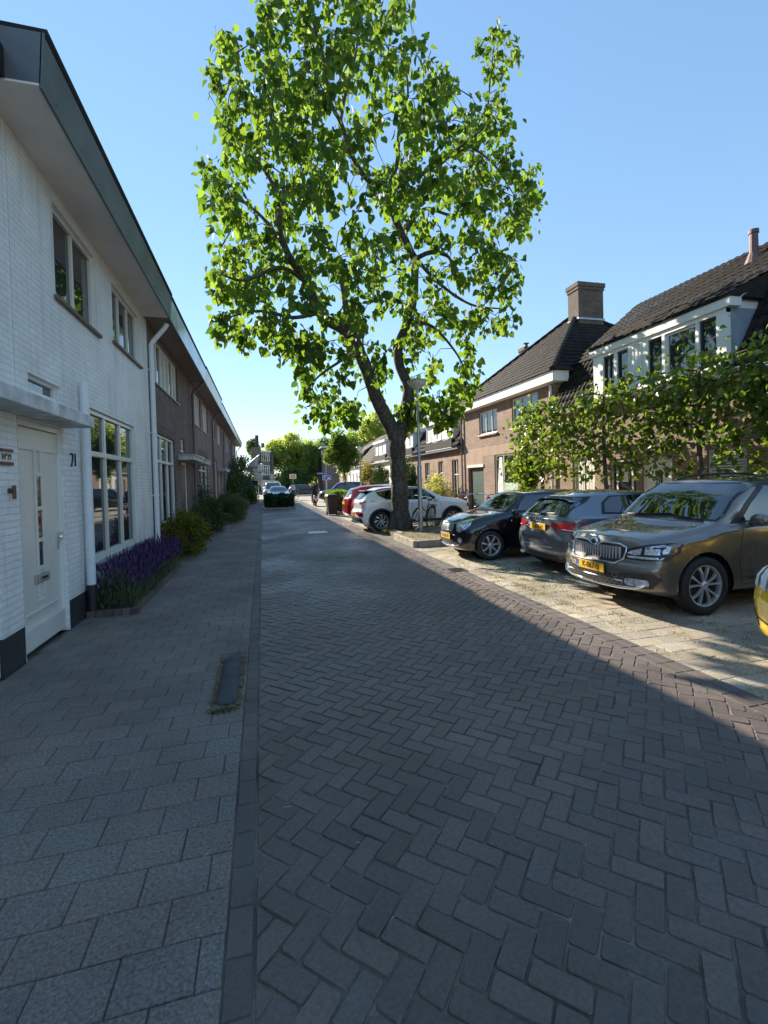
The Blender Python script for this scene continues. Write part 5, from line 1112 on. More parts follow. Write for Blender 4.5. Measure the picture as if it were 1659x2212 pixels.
# ---------------------------------------------------------------- the big catalpa
TY = 14.4
def zt(x, y, Y=TY): return at((600+x/1.4426)*.6777, (y/1.4426)*.6777, Y)      # points read off the tree close-up
big = thing('catalpa_tree', 'big leafy tree with hanging heart shaped leaves towering over the lamp post', 'tree', (4.42, 14.38, .1))
O = Vector((4.42, 14.38, .1))
base = [Vector((4.27, 14.38, .05)), Vector((4.25, 14.38, .50)), at(863, 1050, 14.4), at(858, 985, 14.4), at(858, 935, 14.4)]
tb = MB(); sk = []
def L_(pts, rads, seed, n=10):
    q, r = limb(tb, [Vector(p)-O for p in pts], rads, n=n, seed=seed); sk.extend([(a+O, c) for a, c in zip(q, r)])
L_(base, [.38, .30, .27, .26, .27], 1, 22)
for k in range(9):   # root flare ridges
    a = k*.7; tb.tube([Vector((math.cos(a)*.38-.15, math.sin(a)*.38, -.08)), Vector((math.cos(a)*.29-.15, math.sin(a)*.29, .20)), Vector((math.cos(a)*.21-.16, math.sin(a)*.21, .75))], [.10, .09, .05], 8)
L_([at(856, 945, 14.4), zt(870, 1840), zt(820, 1700, 14.3), zt(770, 1575, 14.2), zt(745, 1530, 14.1)], [.24, .21, .19, .18, .18], 2, 14)
L_([zt(745, 1530, 14.1), zt(690, 1500, 13.9), zt(620, 1460, 13.7), zt(570, 1370, 13.5), zt(535, 1280, 13.4), zt(470, 1190, 13.2), zt(415, 1040, 13), zt(440, 930, 12.9), zt(430, 800, 12.8)], [.20, .17, .15, .14, .12, .10, .08, .06, .03], 3)
L_([zt(750, 1530, 14.1), zt(730, 1440, 14.6), zt(700, 1290, 15.1), zt(620, 1130, 15.6), zt(600, 960, 16), zt(560, 800, 16.2)], [.12, .10, .08, .06, .05, .02], 4)
L_([at(862, 945, 14.4), zt(1005, 1850, 14.6), zt(1012, 1780, 14.6), zt(975, 1690, 14.7), zt(965, 1610, 14.8), zt(1000, 1500, 15), zt(1035, 1380, 15.1), zt(1045, 1200, 15.2)], [.20, .175, .165, .16, .155, .15, .14, .12], 5, 12)
L_([zt(1045, 1200, 15.2), zt(985, 1080, 15), zt(930, 950, 14.8), zt(930, 850, 14.6), zt(962, 740, 14.5), zt(970, 600, 14.4), zt(1010, 430, 14.3), zt(990, 250, 14.2)], [.13, .12, .11, .09, .07, .05, .035, .02], 6)
L_([zt(930, 850, 14.6), zt(830, 830, 14.2), zt(750, 710, 13.9), zt(705, 570, 13.7), zt(655, 470, 13.5), zt(620, 250, 13.4), zt(560, 60, 13.3), zt(540, -80, 13.2)], [.09, .085, .075, .065, .05, .035, .025, .012], 7)
L_([zt(700, 560, 13.7), zt(730, 400, 14.2), zt(770, 250, 14.6), zt(790, 60, 15), zt(800, -120, 15)], [.05, .045, .035, .025, .012], 8)
L_([zt(1045, 1190, 15.2), zt(1120, 1160, 15.0), zt(1200, 1185, 14.6), zt(1215, 1280, 14.3)], [.09, .075, .055, .03], 9)
L_([zt(960, 840, 14.6), zt(1100, 790, 14.2), zt(1200, 720, 13.9), zt(1270, 660, 13.7), zt(1400, 560, 13.5)], [.08, .07, .055, .04, .02], 10)
L_([zt(1000, 1060, 15), zt(1090, 960, 15.6), zt(1220, 990, 16), zt(1400, 960, 16.3)], [.08, .06, .045, .02], 11)
L_([zt(1200, 720, 13.9), zt(1330, 640, 14.4), zt(1375, 500, 14.8), zt(1390, 350, 15), zt(1420, 100, 15)], [.05, .04, .035, .025, .01], 12)
L_([zt(1040, 1180, 15.2), zt(1150, 1300, 15.8), zt(1300, 1400, 16.3), zt(1450, 1420, 16.5)], [.07, .06, .045, .02], 13)
L_([zt(535, 1290, 13.4), zt(420, 1230, 13.0), zt(260, 1290, 12.6), zt(150, 1260, 12.3)], [.07, .055, .04, .015], 14)
L_([zt(600, 1440, 13.7), zt(480, 1460, 13.2), zt(330, 1430, 12.7), zt(180, 1460, 12.3)], [.06, .05, .035, .015], 15)
L_([zt(470, 1190, 13.2), zt(360, 1020, 13.6), zt(200, 900, 14), zt(60, 940, 14.2)], [.06, .05, .035, .015], 16)
L_([zt(440, 930, 12.9), zt(330, 760, 13.3), zt(200, 640, 13.8), zt(140, 400, 14)], [.05, .04, .03, .012], 17)
L_([zt(790, 1600, 14.2), zt(700, 1660, 13.6), zt(600, 1730, 13.2), zt(540, 1800, 13)], [.06, .045, .03, .012], 18)
L_([zt(1010, 1480, 15), zt(1120, 1500, 14.6), zt(1230, 1620, 14.2), zt(1290, 1740, 14)], [.06, .05, .035, .012], 19)
L_([zt(1275, 660, 13.7), zt(1400, 750, 13.2), zt(1500, 900, 12.9)], [.04, .03, .012], 20)
skel = np.array([list(p) for p, r in sk if r < .2])
poly = [(590, -60), (560, 20), (520, 60), (462, 60), (462, 110), (482, 132), (440, 150), (492, 190), (468, 260), (488, 330), (430, 345), (440, 400), (416, 425), (442, 480), (470, 540), (455, 600), (480, 650), (455, 700), (500, 745), (570, 742), (628, 770), (655, 812), (640, 860), (655, 895), (740, 905), (800, 892), (828, 850), (842, 780), (870, 760), (890, 860), (905, 900), (960, 905), (985, 870), (1030, 830), (1012, 760), (1060, 715), (1100, 722), (1142, 690), (1130, 600), (1122, 540), (1150, 480), (1166, 390), (1148, 330), (1108, 300), (1088, 250), (1050, 210), (990, 190), (935, 115), (895, 50), (865, -60)]
def inpoly(x, y, pl):
    c = False; n = len(pl)
    for i in range(n):
        (x1, y1), (x2, y2) = pl[i], pl[i-1]
        if (y1 > y) != (y2 > y) and x < (x2-x1)*(y-y1)/(y2-y1)+x1: c = not c
    return c
gaps = [(760, 470, 48), (735, 640, 34), (640, 560, 22), (700, 700, 30), (800, 335, 36), (860, 640, 26), (980, 560, 24), (950, 450, 26), (620, 360, 22), (830, 700, 46), (905, 350, 20), (1010, 640, 20), (770, 830, 30), (800, 870, 34), (850, 820, 34), (845, 700, 40), (560, 470, 18), (700, 250, 20), (1000, 250, 16), (945, 720, 40), (760, 560, 26)]
rs = random.Random(21); cl = []
def addc(px_, py_, Y_): cl.append(at(px_, py_, Y_))
tries = 0
while len(cl) < 840 and tries < 20000:
    tries += 1; x = rs.uniform(412, 1168); y = rs.uniform(-60, 905)
    if not inpoly(x, y, poly): continue
    ex = (x-790)/385; ey = (y-400)/510; rr2 = min(1, ex*ex+ey*ey*.8); half_ = 3.6*math.sqrt(max(.04, 1-rr2*.92)); Yc = 14.4+rs.uniform(-1, 1)*half_
    g_ = math.hypot(x-905, y-822) < 42 and Yc < 13.9
    for (gx_, gy_, gr_) in gaps:
        if math.hypot(x-gx_, y-gy_) < gr_ and rs.random() < .86: g_ = True
    if g_: continue
    addc(x, y, Yc)
for (x, y) in [(1072, 45), (1085, 70), (1060, 80), (1045, 95), (1100, 90), (1075, 110), (1095, 130), (1065, 140), (1080, 165), (1050, 130), (1070, 200), (1085, 210), (1062, 230), (1088, 240), (1115, 110), (1060, 265), (1075, 280), (1095, 270), (480, 62), (500, 85), (470, 100), (455, 150), (470, 165)]: addc(x, y, 14.8)
for _ in range(16): addc(rs.uniform(868, 900), rs.uniform(862, 920), rs.uniform(14.3, 14.9))
for _ in range(8): addc(rs.uniform(945, 985), rs.uniform(850, 905), rs.uniform(13.6, 14.6))
pts = np.array([list(c) for c in cl]); d0 = np.array([np.min(np.linalg.norm(skel-p, axis=1)) for p in pts]); order = np.argsort(d0); nodes = [tuple(v) for v in skel]; narr = np.array(nodes)
tw = MB()
for i in order:
    p = pts[i]; dd = np.linalg.norm(narr-p, axis=1)+np.maximum(0, narr[:, 2]-p[2])*.3; j = int(np.argmin(dd)); q = Vector(narr[j]); pv = Vector(p); mid_ = q.lerp(pv, .5)+Vector((rs.gauss(0, .07), rs.gauss(0, .07), rs.uniform(.02, .16)))*(1+(pv-q).length*.6)
    tw.tube([q-O, mid_-O, pv-O], [.020 if (pv-q).length > .8 else .013, .011, .006], 5, cap=False); narr = np.vstack([narr, p[None], np.array(mid_)[None]])
tb.build('trunk', BARKF, big, smooth=True); tw.build('twigs', BARK, big)
lp, ld = [], []
for p in pts:
    k = rs.randint(12, 18)
    for _ in range(k):
        a = rs.uniform(0, 6.28); r_ = abs(rs.gauss(0, .19)); lp.append((p[0]+math.cos(a)*r_, p[1]+math.sin(a)*r_, p[2]+rs.uniform(-.42, .14))); ld.append((math.cos(a)*.55, math.sin(a)*.55, -.9))
lp = np.array(lp)-np.array(O); CAT = leafmat('catalpa_leaf', (.024, .055, .010), (.080, .125, .026), .48, .6)
leaves('crown', lp, .215, CAT, big, 'heart', direc=np.array(ld), dr=.15, rnd=.30, smooth=True)
pod = MB()
for _ in range(60):
    p = pts[rs.randrange(len(pts))]
    if p[2] < 7.5: h = rs.uniform(.25, .45); b_ = Vector(p)-O; pod.tube([b_, b_+Vector((rs.uniform(-.03, .03), 0, -h*.5)), b_+Vector((rs.uniform(-.06, .06), rs.uniform(-.04, .04), -h))], .005, 4)
pod.build('seed_pods', P('pod_brown', (.10, .10, .04), .8), big)
# ---------------------------------------------------------------- pleached limes on the right
LIME = leafmat('lime_leaf', (.035, .068, .014), (.105, .150, .032), .32, .26)
pts_y = [13.7, 10.75, 7.9, 5.1]
labs = ['farthest pleached tree with lacy trained branches in front of the brick houses', 'pleached tree with trained leafy arms in front of the black and white doors', 'pleached tree beside the louvred window, behind the nearest SUV', 'nearest pleached tree cut by the right edge of the picture']
for i, yy in enumerate(pts_y):
    t = thing('pleached_tree', labs[i], 'tree', (9.0, yy, 0), group='pleached trees along the right pavement')
    tr = MB(); limb(tr, [(0, 0, 0), (.02, .0, 1.2), (0, .02, 2.4), (0, 0, 3.9)], [.075, .06, .05, .03], 10, seed=i); pos = []
    hs = [2.15, 2.65, 3.15, 3.6, 3.95] if i == 0 else [2.38, 2.8, 3.2, 3.6, 3.95]
    for hi, hh in enumerate(hs):
        for sd in (1, -1):
            ln = [1.55, 1.5, 1.6, 1.5, 1.2][hi]+random.uniform(-.15, .2); limb(tr, [(0, 0, hh-.12), (0, sd*ln*.4, hh), (random.uniform(-.05, .05), sd*ln, hh+.05)], [.03, .022, .01], 6, seed=i*10+hi)
            n = int(ln/.075)
            for k in range(n):
                y = sd*ln*(k+.5)/n; dens = .28+1.25*max(0, math.sin(k*.62+i*1.3+hi*2.1))**1.5
                for _ in range(int((11 if i > 0 else 13)*dens)): pos.append((random.gauss(-.05, .20), y+random.gauss(0, .10), hh+random.gauss(-.06, .17)))
    if i == 0:
        for _ in range(800):
            s_ = random.random(); pos.append((random.gauss(-.05, .20), random.gauss(.9, .5), 2.15+random.gauss(0, .45)-.15))
        for _ in range(240): pos.append((random.gauss(0, .12), random.gauss(.75, .18), random.uniform(1.25, 1.8)))
    for _ in range(140):   # hanging sprays
        y0 = random.choice([-1.2, -.5, .4, 1.1]); pos.append((random.gauss(0, .14), y0+random.gauss(0, .14), random.uniform(1.55, 2.1)))
    if i >= 2:
        for _ in range(420): pos.append((random.gauss(0, .2), random.uniform(-1.6, 1.6), random.gauss(3.3, .45)))
    tr.build('trunk', BARK, t, smooth=True)
    leaves('crown', np.array(pos), .125, LIME, t, 'heart', direc=np.tile([[-.25, 0, -.45]], (len(pos), 1)), dr=.2, rnd=.55, smooth=True)
# ---------------------------------------------------------------- bushes
def bush(name, label, cs, n, size, mat, org, shape='oval', group=None, cat='bush', stems=6, dr=.1, rnd=.7, ncl=26, sub=.26, shell=.5, up=0.0):
    t = thing(name, label, cat, org, group=group); c2 = [(c[0]-org[0], c[1]-org[1], c[2]-org[2], *c[3:]) for c in cs]
    p, d = clumps(c2, n, ncl=ncl, sub=sub, shell=shell); k = p[:, 2] > .02; p, d = p[k], d[k]
    d = d+np.array([0, 0, up]); leaves('foliage', p, size, mat, t, shape, direc=d, dr=dr, rnd=rnd)
    s = MB()
    for i in range(stems):
        c = c2[i % len(c2)]; a = random.uniform(0, 6.28); s.tube([(random.gauss(0, .05), random.gauss(0, .05), 0), (c[0]*.5+math.cos(a)*c[3]*.2, c[1]*.5+math.sin(a)*c[4]*.2, c[2]*.5), (c[0]+math.cos(a)*c[3]*.5, c[1]+math.sin(a)*c[4]*.5, c[2]+c[5]*.3)], [.02, .014, .006], 5)
    s.build('stems', BARK, t); return t
# lavender bed
LAVL = leafmat('lavender_leaf', (.05, .08, .04), (.09, .12, .07), .2); LAVF = P('lavender_flower', (.10, .05, .18), .7, var=.4, scale=20, island=.4)
lv = thing('lavender_bed', 'purple lavender bed with brick edging under the big window of the white house', 'lavender', (-2.3, 6.9, 0))
b = MB(); y = 0.0
while y < 3.55: b.box(.56, .62, y+.003, y+.205, -.02, .085+random.uniform(-.006, .006)); y += .21
x = .02
while x < .55: b.box(x+.003, x+.10, -.02, .04, -.02, .085); x += .105
b.build('brick_edging', P('edging_brick', (.12, .085, .075), .85, var=.25, island=.3), lv, bevel=.004)
b = MB(); b.box(.01, .56, .05, 3.6, -.02, .05); b.build('soil', P('dark_soil', (.04, .032, .025), .95, bump=.8), lv)
rs_ = np.random.RandomState(5); n = 5200; yy = rs_.uniform(.08, 3.5, n); xx = rs_.uniform(.06, .60, n); hh = rs_.uniform(.05, .52, n)*(1-.35*np.abs((xx-.3)/.3)**2)
leaves('foliage', np.stack([xx, yy, hh], 1), .10, LAVL, lv, 'blade', direc=np.stack([(xx-.3)*.9, rs_.normal(0, .2, n), np.ones(n)*1.2], 1), dr=0, rnd=.3)
V = []; F = []
for i in range(1500):
    x0 = random.uniform(.05, .60); y0 = random.uniform(.05, 3.55); lean = (x0-.28)*.55; h0 = random.uniform(.34, .66)*(1-.2*abs((x0-.3)/.3)); ln = random.uniform(.09, .18); p0 = Vector((x0+lean*.3, y0, h0)); p1 = p0+Vector((lean*.28+random.gauss(0, .02), random.gauss(0, .03), ln)); r_ = random.uniform(.007, .011)
    bse = len(V); m_ = p0.lerp(p1, .45)
    V += [tuple(p0), *[tuple(m_+Vector((math.cos(a)*r_, math.sin(a)*r_, 0))) for a in (0, 1.57, 3.14, 4.71)], tuple(p1)]
    F += [(bse, bse+1+k, bse+1+(k+1) % 4, bse) for k in range(0)]+[(bse, bse+1, bse+5, bse+2), (bse, bse+2, bse+5, bse+3), (bse, bse+3, bse+5, bse+4), (bse, bse+4, bse+5, bse+1)]
npmesh('flowers', V, F, LAVF, lv)
GOLD = leafmat('golden_conifer', (.075, .085, .012), (.15, .15, .020), .12); 
bush('conifer_bush', 'round golden olive dwarf conifer beside the lavender bed', [(-1.88, 12.1, .50, .50, .85, .52), (-1.85, 12.9, .42, .46, .7, .45)], 15000, .05, GOLD, (-1.9, 12.4, 0), 'oval', up=.5, ncl=80, sub=.14, shell=.75)
DKL = leafmat('dark_shrub_leaf', (.022, .045, .016), (.05, .085, .03), .18, .4); MIDL = leafmat('mid_green_leaf', (.05, .09, .02), (.09, .14, .035), .35); GREYL = leafmat('grey_green_blade', (.06, .085, .05), (.10, .13, .075), .15)
bush('rose_bush', 'dark straggly rose bush climbing in front of the brick house windows', [(-2.0, 15.4, .5, .45, .8, .55), (-1.9, 16.9, .65, .55, .9, .7), (-2.05, 18.6, .9, .35, .9, .95), (-1.8, 18.2, .4, .6, 1.2, .45)], 9000, .075, DKL, (-2.0, 17.0, 0), 'oval', stems=14, ncl=40, sub=.2)
bush('shrub', 'large grey green bristly shrub spilling over the left pavement', [(-1.55, 22.6, .55, .75, 1.3, .72), (-1.45, 24.2, .5, .75, 1.2, .6)], 13000, .16, GREYL, (-1.6, 23.2, 0), 'blade', up=1.6, ncl=60, sub=.14, shell=.6, rnd=.35)
bush('climbing_rose', 'tall dark climbing shrub on the brick wall under the flag', [(-1.9, 33.0, 1.1, .6, 2.2, 1.2), (-1.85, 36.5, 1.9, .7, 2.2, 1.5), (-1.6, 40.5, 2.6, .9, 2.2, 1.4), (-1.6, 41, 1.0, .9, 2.5, 1.0)], 9000, .17, DKL, (-1.9, 37, 0), 'oval', stems=12, ncl=40, sub=.2)
bush('shrub', 'small yellow green bush beyond the climbing rose at the end of the left row', [(-.9, 41.5, .6, .5, .8, .6)], 1500, .14, MIDL, (-.9, 41.5, 0), 'oval')
def hedge(label, x0, x1, y0, y1, h, mat, n, size=.07):
    t = thing('hedge', label, 'hedge', ((x0+x1)/2, (y0+y1)/2, 0)); rs2 = np.random.RandomState(int(x0*10+n) % 999); p = rs2.uniform(-1, 1, (n, 3)); k = rs2.randint(0, 3, n); sg = np.sign(rs2.uniform(-1, 1, n))
    for i in range(n): p[i, k[i]] = sg[i]*rs2.uniform(.78, 1.02)
    p[:, 2] = (p[:, 2]+1)/2; bmp = 1+.10*np.sin(p[:, 0]*5+p[:, 1]*3)*1; P3 = np.stack([p[:, 0]*(x1-x0)/2*bmp, p[:, 1]*(y1-y0)/2*bmp, .12+p[:, 2]*(h-.12)*(1+.06*np.sin(p[:, 0]*7)+.04*np.cos(p[:, 1]*9))], 1)
    leaves('foliage', P3, size, mat, t, 'oval', direc=np.stack([p[:, 0]*.6, p[:, 1]*.6, np.ones(n)*.6], 1), dr=0, rnd=.8)
    b = MB(); b.box(-(x1-x0)/2*.72, (x1-x0)/2*.72, -(y1-y0)/2*.72, (y1-y0)/2*.72, .1, h*.82); b.build('inner_twigs', P('hedge_inner', (.016, .022, .010), .95, var=.4), t); return t
hedge('dark clipped hedge island in front of the pale blue car', .22, 1.95, 31.5, 33.0, .95, DKL, 7000, .10)
hedge('bright green hedge behind the dark wheelie bin', 3.55, 6.8, 24.3, 26.6, 1.15, MIDL, 12000, .10)
kerb_run('island_kerb', [(-.05, 31.2, 2.1, 31.2), (-.05, 33.3, -.05, 31.2)], 'concrete kerb round the dark hedge island on the left', h=.12)
kerb_run('hedge_kerb', [(3.64, 26.6, 3.64, 24.1), (3.64, 24.1, 7.5, 24.1)], 'concrete kerb round the bright hedge near the wheelie bin', h=.12)
PALEL = leafmat('variegated_leaf', (.13, .15, .07), (.30, .30, .17), .3)
bush('bush', 'pale variegated bush in front of the low brick house', [(9.5, 24.6, .9, .65, .95, .9), (9.5, 25.6, .7, .6, .8, .7)], 6500, .10, PALEL, (9.6, 24.9, 0))
bush('conifer', 'dark pointed conifer seen just right of the big trunk', [(9.4, 29.2, 1.0, .7, .8, 1.0), (9.4, 29.3, 2.1, .45, .55, .9)], 4500, .12, DKL, (9.5, 29.2, 0), cat='conifer')
bush('bush', 'tall green bush against the white house left of the big trunk', [(9.3, 36.5, 1.2, .7, .9, 1.2), (9.3, 36.8, 2.3, .5, .6, .8)], 3500, .13, MIDL, (9.4, 36.6, 0))
bush('bush', 'reddish green climber covering the front of a low house behind the second lamp', [(9.7, 43.5, 1.5, .6, 1.6, 1.5), (9.7, 44.0, 2.6, .5, 1.2, .7)], 4500, .16, leafmat('reddish_leaf', (.07, .08, .03), (.15, .12, .05), .3), (9.8, 43.6, 0))
# ---------------------------------------------------------------- far trees
FARM = leafmat('far_leaf_mid', (.075, .115, .045), (.12, .16, .06), .4); FAR1 = leafmat('far_leaf_bright', (.13, .17, .055), (.20, .24, .085), .42); FAR2 = leafmat('far_leaf_dark', (.05, .085, .04), (.085, .125, .055), .3)  # distance haze put into the colour: far greens lightened and desaturated
def fartree(name, label, px_, Y_, ptop, pbot, pw, mat, n, size, group='trees at the end of the street', lobes=9, trunk=True, seed=0):
    rs3 = np.random.RandomState(seed); top = at(px_, ptop, Y_); bot = at(px_, pbot, Y_); wd = (at(px_+pw/2, ptop, Y_)-at(px_-pw/2, ptop, Y_)).length/2
    t = thing(name, label, 'tree', (bot.x, Y_, 0), group=group); hc = (top.z+bot.z)/2; hr = (top.z-bot.z)/2; cs = [(0, 0, hc, wd*.62, wd*.62, hr*.72)]
    for i in range(lobes):
        a = rs3.uniform(0, 6.28); e = rs3.uniform(-.75, .85); r_ = math.sqrt(1-e*e); cs.append((math.cos(a)*wd*.55*r_, math.sin(a)*wd*.55*r_, hc+hr*.62*e, wd*rs3.uniform(.32, .5), wd*rs3.uniform(.32, .5), hr*rs3.uniform(.26, .40)))
    p, d = clumps(cs, n, rs3, ncl=34, sub=.20, shell=.55); k = p[:, 2] > .2; leaves('crown', p[k], size, mat, t, 'oval', direc=d[k], dr=.15, rnd=.7, rs=rs3)
    tr = MB(); limb(tr, [(0, 0, 0), (.05, 0, hc*.4), (0, 0, hc)], [max(.08, wd*.06), max(.06, wd*.045), .03], 8, seed=seed)
    for i in range(5): a = i*1.3; limb(tr, [(0, 0, hc*.55), (math.cos(a)*wd*.3, math.sin(a)*wd*.3, hc), (math.cos(a)*wd*.5, math.sin(a)*wd*.5, hc+hr*.4)], [.06, .04, .02], 6, seed=i)
    tr.build('trunk', BARK, t, smooth=True); return t
fartree('broadleaf_tree', 'big bright green domed tree closing the street, left of the dark pointed one', 624, 84, 930, 1054, 118, FAR1, 19000, .42, seed=1, lobes=14)
fartree('broadleaf_tree', 'bright tree between the domed tree and the dark pointed one', 664, 90, 936, 1050, 74, FAR1, 12000, .40, seed=2)
fartree('pointed_tree', 'dark narrow pointed tree at the end of the street', 683, 78, 936, 1042, 62, FARM, 10000, .32, seed=3)
fartree('pointed_tree', 'dark low tree under the domed tree at the street end', 640, 76, 1004, 1072, 70, FAR2, 8000, .32, seed=4)
fartree('broadleaf_tree', 'lower bright tree beside the blue street signs', 690, 90, 958, 1050, 60, FAR1, 8500, .36, seed=5)
fartree('broadleaf_tree', 'distant grey green tree top above the flat roofed building', 702, 120, 940, 1000, 56, FAR2, 3500, .42, seed=6)
fartree('street_tree', 'slim young street tree between the two far lamp posts', 744, 40, 922, 1037, 84, MIDL, 12000, .19, seed=7, group='young street trees')
fartree('broadleaf_tree', 'tall light green tree rising behind the low houses left of the big trunk', 800, 62, 878, 1020, 110, FAR1, 13000, .32, seed=8)
fartree('broadleaf_tree', 'distant tree top just left of the three storey building', 548, 110, 944, 1000, 34, FAR2, 2500, .40, seed=9)
fartree('broadleaf_tree', 'small tree top showing between big trunk and lamp post over the roofs', 925, 60, 905, 960, 30, FAR1, 1800, .25, seed=10)
# ================================================================== STREET FURNITURE
GALV = P('galvanised_pole', (.42, .44, .46), .38, metal=.7, var=.15, scale=3)
LAMPG = P('lamp_bowl', (.55, .57, .54), .15, var=.1, coat=1)
def lamp(label, x, y, zh, s=1.0):
    t = thing('street_lamp', label, 'street lamp', (x, y, 0), group='street lamps with dish shaped heads')
    b = MB(); b.tube([(0, 0, 0), (0, 0, 2.1)], .068, 14); b.tube([(0, 0, 2.08), (0, 0, 2.16), (0, 0, zh-.30)], [.068, .05, .038], 14); b.tube([(0, 0, 0), (0, 0, .12)], .08, 14); b.build('pole', GALV, t, smooth=False)
    b = MB(); b.lathe([(.045, -.32), (.05, -.24), (.07, -.22)], 20, (0, 0, zh)); b.lathe([(.07, -.22), (.20, -.12), (.285, 0), (.29, .02)], 28, (0, 0, zh)); b.build('bowl', LAMPG, t, smooth=True)
    b = MB(); b.lathe([(.30, .015), (.305, .03), (.24, .065), (.10, .095), (.05, .10), (.045, .13), (.0, .135)], 28, (0, 0, zh)); b.lathe([(.0, .012), (.30, .014)], 28, (0, 0, zh)); b.build('hood', P('lamp_hood', (.30, .32, .31), .35, metal=.3), t, smooth=True); return t
lamp('tall street lamp with a shallow dish head right beside the big tree trunk', 4.60, 13.37, 4.62)
p = at(780, 1060, 34); lamp('slender street lamp with dish head standing left of the big trunk', p.x, 34, 4.15)
p = at(705.5, 1060, 53); l3 = lamp('street lamp carrying blue street name and parking signs', p.x, 53, 3.95)
p = at(567.5, 1060, 72); lamp('distant street lamp in front of the three storey building', p.x, 72, 4.6)
SB = P('sign_blue', (.02, .09, .42), .35, var=.03); SIGNB = P('sign_back', (.30, .32, .34), .4, metal=.4)
x3 = l3.location.x
b = MB(); b.box(-1.05, -.05, -.09, -.075, 2.55, 2.83); ns = b.build('street_sign', SB, l3); text('Havenstraat', .15, WHITE, ns, (-.55, -.091, 2.69), (1, 0, 0), (0, 0, 1), bold=.002) if False else None
b = MB(); b.box(-.98, -.12, -.094, -.091, 2.665, 2.70); b.build('sign_text_bar', WHITE, ns)
b = MB(); b.box(-.42, .52, -.12, -.10, 1.92, 2.42); sg = b.build('parking_sign', WHITE, l3); b = MB(); b.box(-.38, .48, -.124, -.121, 1.96, 2.38); sgb = b.build('sign_field', SB, sg)
text('P', .40, WHITE, sgb, (-.18, -.126, 2.17), (1, 0, 0), (0, 0, 1), bold=.006); b = MB(); b.box(.08, .42, -.128, -.1245, 2.05, 2.14); b.box(.16, .34, -.128, -.1245, 2.14, 2.22); b.build('car_symbol', WHITE, sgb)
def sign_pole(label, px_, Y_, ztop, boards, col=SIGNB):
    p = at(px_, 1060, Y_); t = thing('sign_post', label, 'sign post', (p.x, Y_, 0)); b = MB(); b.tube([(0, 0, 0), (0, 0, ztop)], .035, 8); b.build('pole', GALV, t)
    for (x0, x1, z0, z1, m) in boards: b = MB(); b.box(x0, x1, -.06, -.04, z0, z1); b.build('sign_board', m, t)
    return t
sign_pole('grey sign post with two boards seen from behind at the end of the left pavement', 558, 46, 3.55, [(-.35, .35, 2.85, 3.5, SIGNB), (-.35, .35, 2.0, 2.75, SIGNB)])
sign_pole('far sign post with a small blue grey board in front of the domed tree', 588.5, 66, 3.3, [(-.3, .3, 2.3, 3.0, SIGNB)])
ORN = P('sign_orange', (.80, .40, .06), .5); orn_post = sign_pole('far orange and white sign under the trees', 633.5, 70, 3.1, [(-.5, .5, 2.3, 3.0, WHITE)])
b = MB(); b.box(-.35, .35, -.075, -.062, 2.4, 2.9); b.build('sign_panel', ORN, orn_post)
# wheelie bin
BINM = P('bin_black', (.025, .025, .028), .5, var=.2)
wb = thing('wheelie_bin', 'dark grey wheelie bin standing at the road edge before the bright hedge', 'bin', (3.42, 23.75, 0), rz=.06)
b = MB(); 
def frus(mb, x0, x1, y0, y1, z0, X0, X1, Y0, Y1, z1): mb.add([(x0, y0, z0), (x1, y0, z0), (x1, y1, z0), (x0, y1, z0), (X0, Y0, z1), (X1, Y0, z1), (X1, Y1, z1), (X0, Y1, z1)], [(0, 3, 2, 1), (4, 5, 6, 7), (0, 1, 5, 4), (1, 2, 6, 5), (2, 3, 7, 6), (3, 0, 4, 7)])
frus(b, -.21, .21, -.24, .24, .05, -.28, .28, -.32, .32, .98); b.box(-.30, .30, -.34, .34, .93, .985); b.build('bin_body', BINM, wb, bevel=.02)
b = MB(); frus(b, -.30, .30, -.34, .36, .99, -.24, .24, -.28, .30, 1.06); b.tube([(-.25, .38, 1.0), (.25, .38, 1.0)], .02, 8); b.build('lid', BINM, wb, bevel=.012)
for sx in (-.23, .23): b = MB(); b.lathe([(0, -.03), (.10, -.03), (.10, .03), (0, .03)], 16, (sx, .24, .10), 'x'); b.build('wheel', RUBBER, wb)
p = at(546, 1070, 50); b2 = thing('wheelie_bin', 'blue lidded wheelie bin at the far end of the left row', 'bin', (p.x, 50, 0)); b = MB(); frus(b, -.25, .25, -.25, .25, .05, -.33, .33, -.33, .33, 1.0); b.build('bin_body', P('bin_navy', (.03, .05, .14), .5), b2); b = MB(); frus(b, -.35, .35, -.35, .35, 1.01, -.3, .3, -.3, .3, 1.1); b.build('lid', SB, b2)
# flag
FL = P('flag_cloth', (.40, .45, .42), .9, var=.06)
fp = thing('flag', 'pale grey green banner flag with lettering on a white pole, far left wall', 'flag', (-2.3, 44.6, 0)); FO = Vector((-2.3, 44.6, 0))
q0, q1 = at(513.2, 1021, 44.6)-FO, at(560, 982.5, 44.6)-FO; b = MB(); b.tube([q0, q1], .03, 8); b.build('flag_pole', WHITE, fp)
c_ = [at(538, 1000.5, 44.6)-FO, at(559, 984, 44.6)-FO, at(555.3, 1021.7, 44.6)-FO, at(536, 1019.3, 44.6)-FO]
b = MB()
def fl(u, v, s=0): a = c_[0].lerp(c_[1], u); d = c_[3].lerp(c_[2], u); p_ = a.lerp(d, v); return (p_.x, p_.y-.05+.05*math.sin(u*7+v*2)+s, p_.z)
b.grid(lambda u, v: fl(u, v), 12, 12); b.grid(lambda u, v: fl(u, v, .006), 12, 12); fc = b.build('flag_cloth', FL, fp, smooth=True)
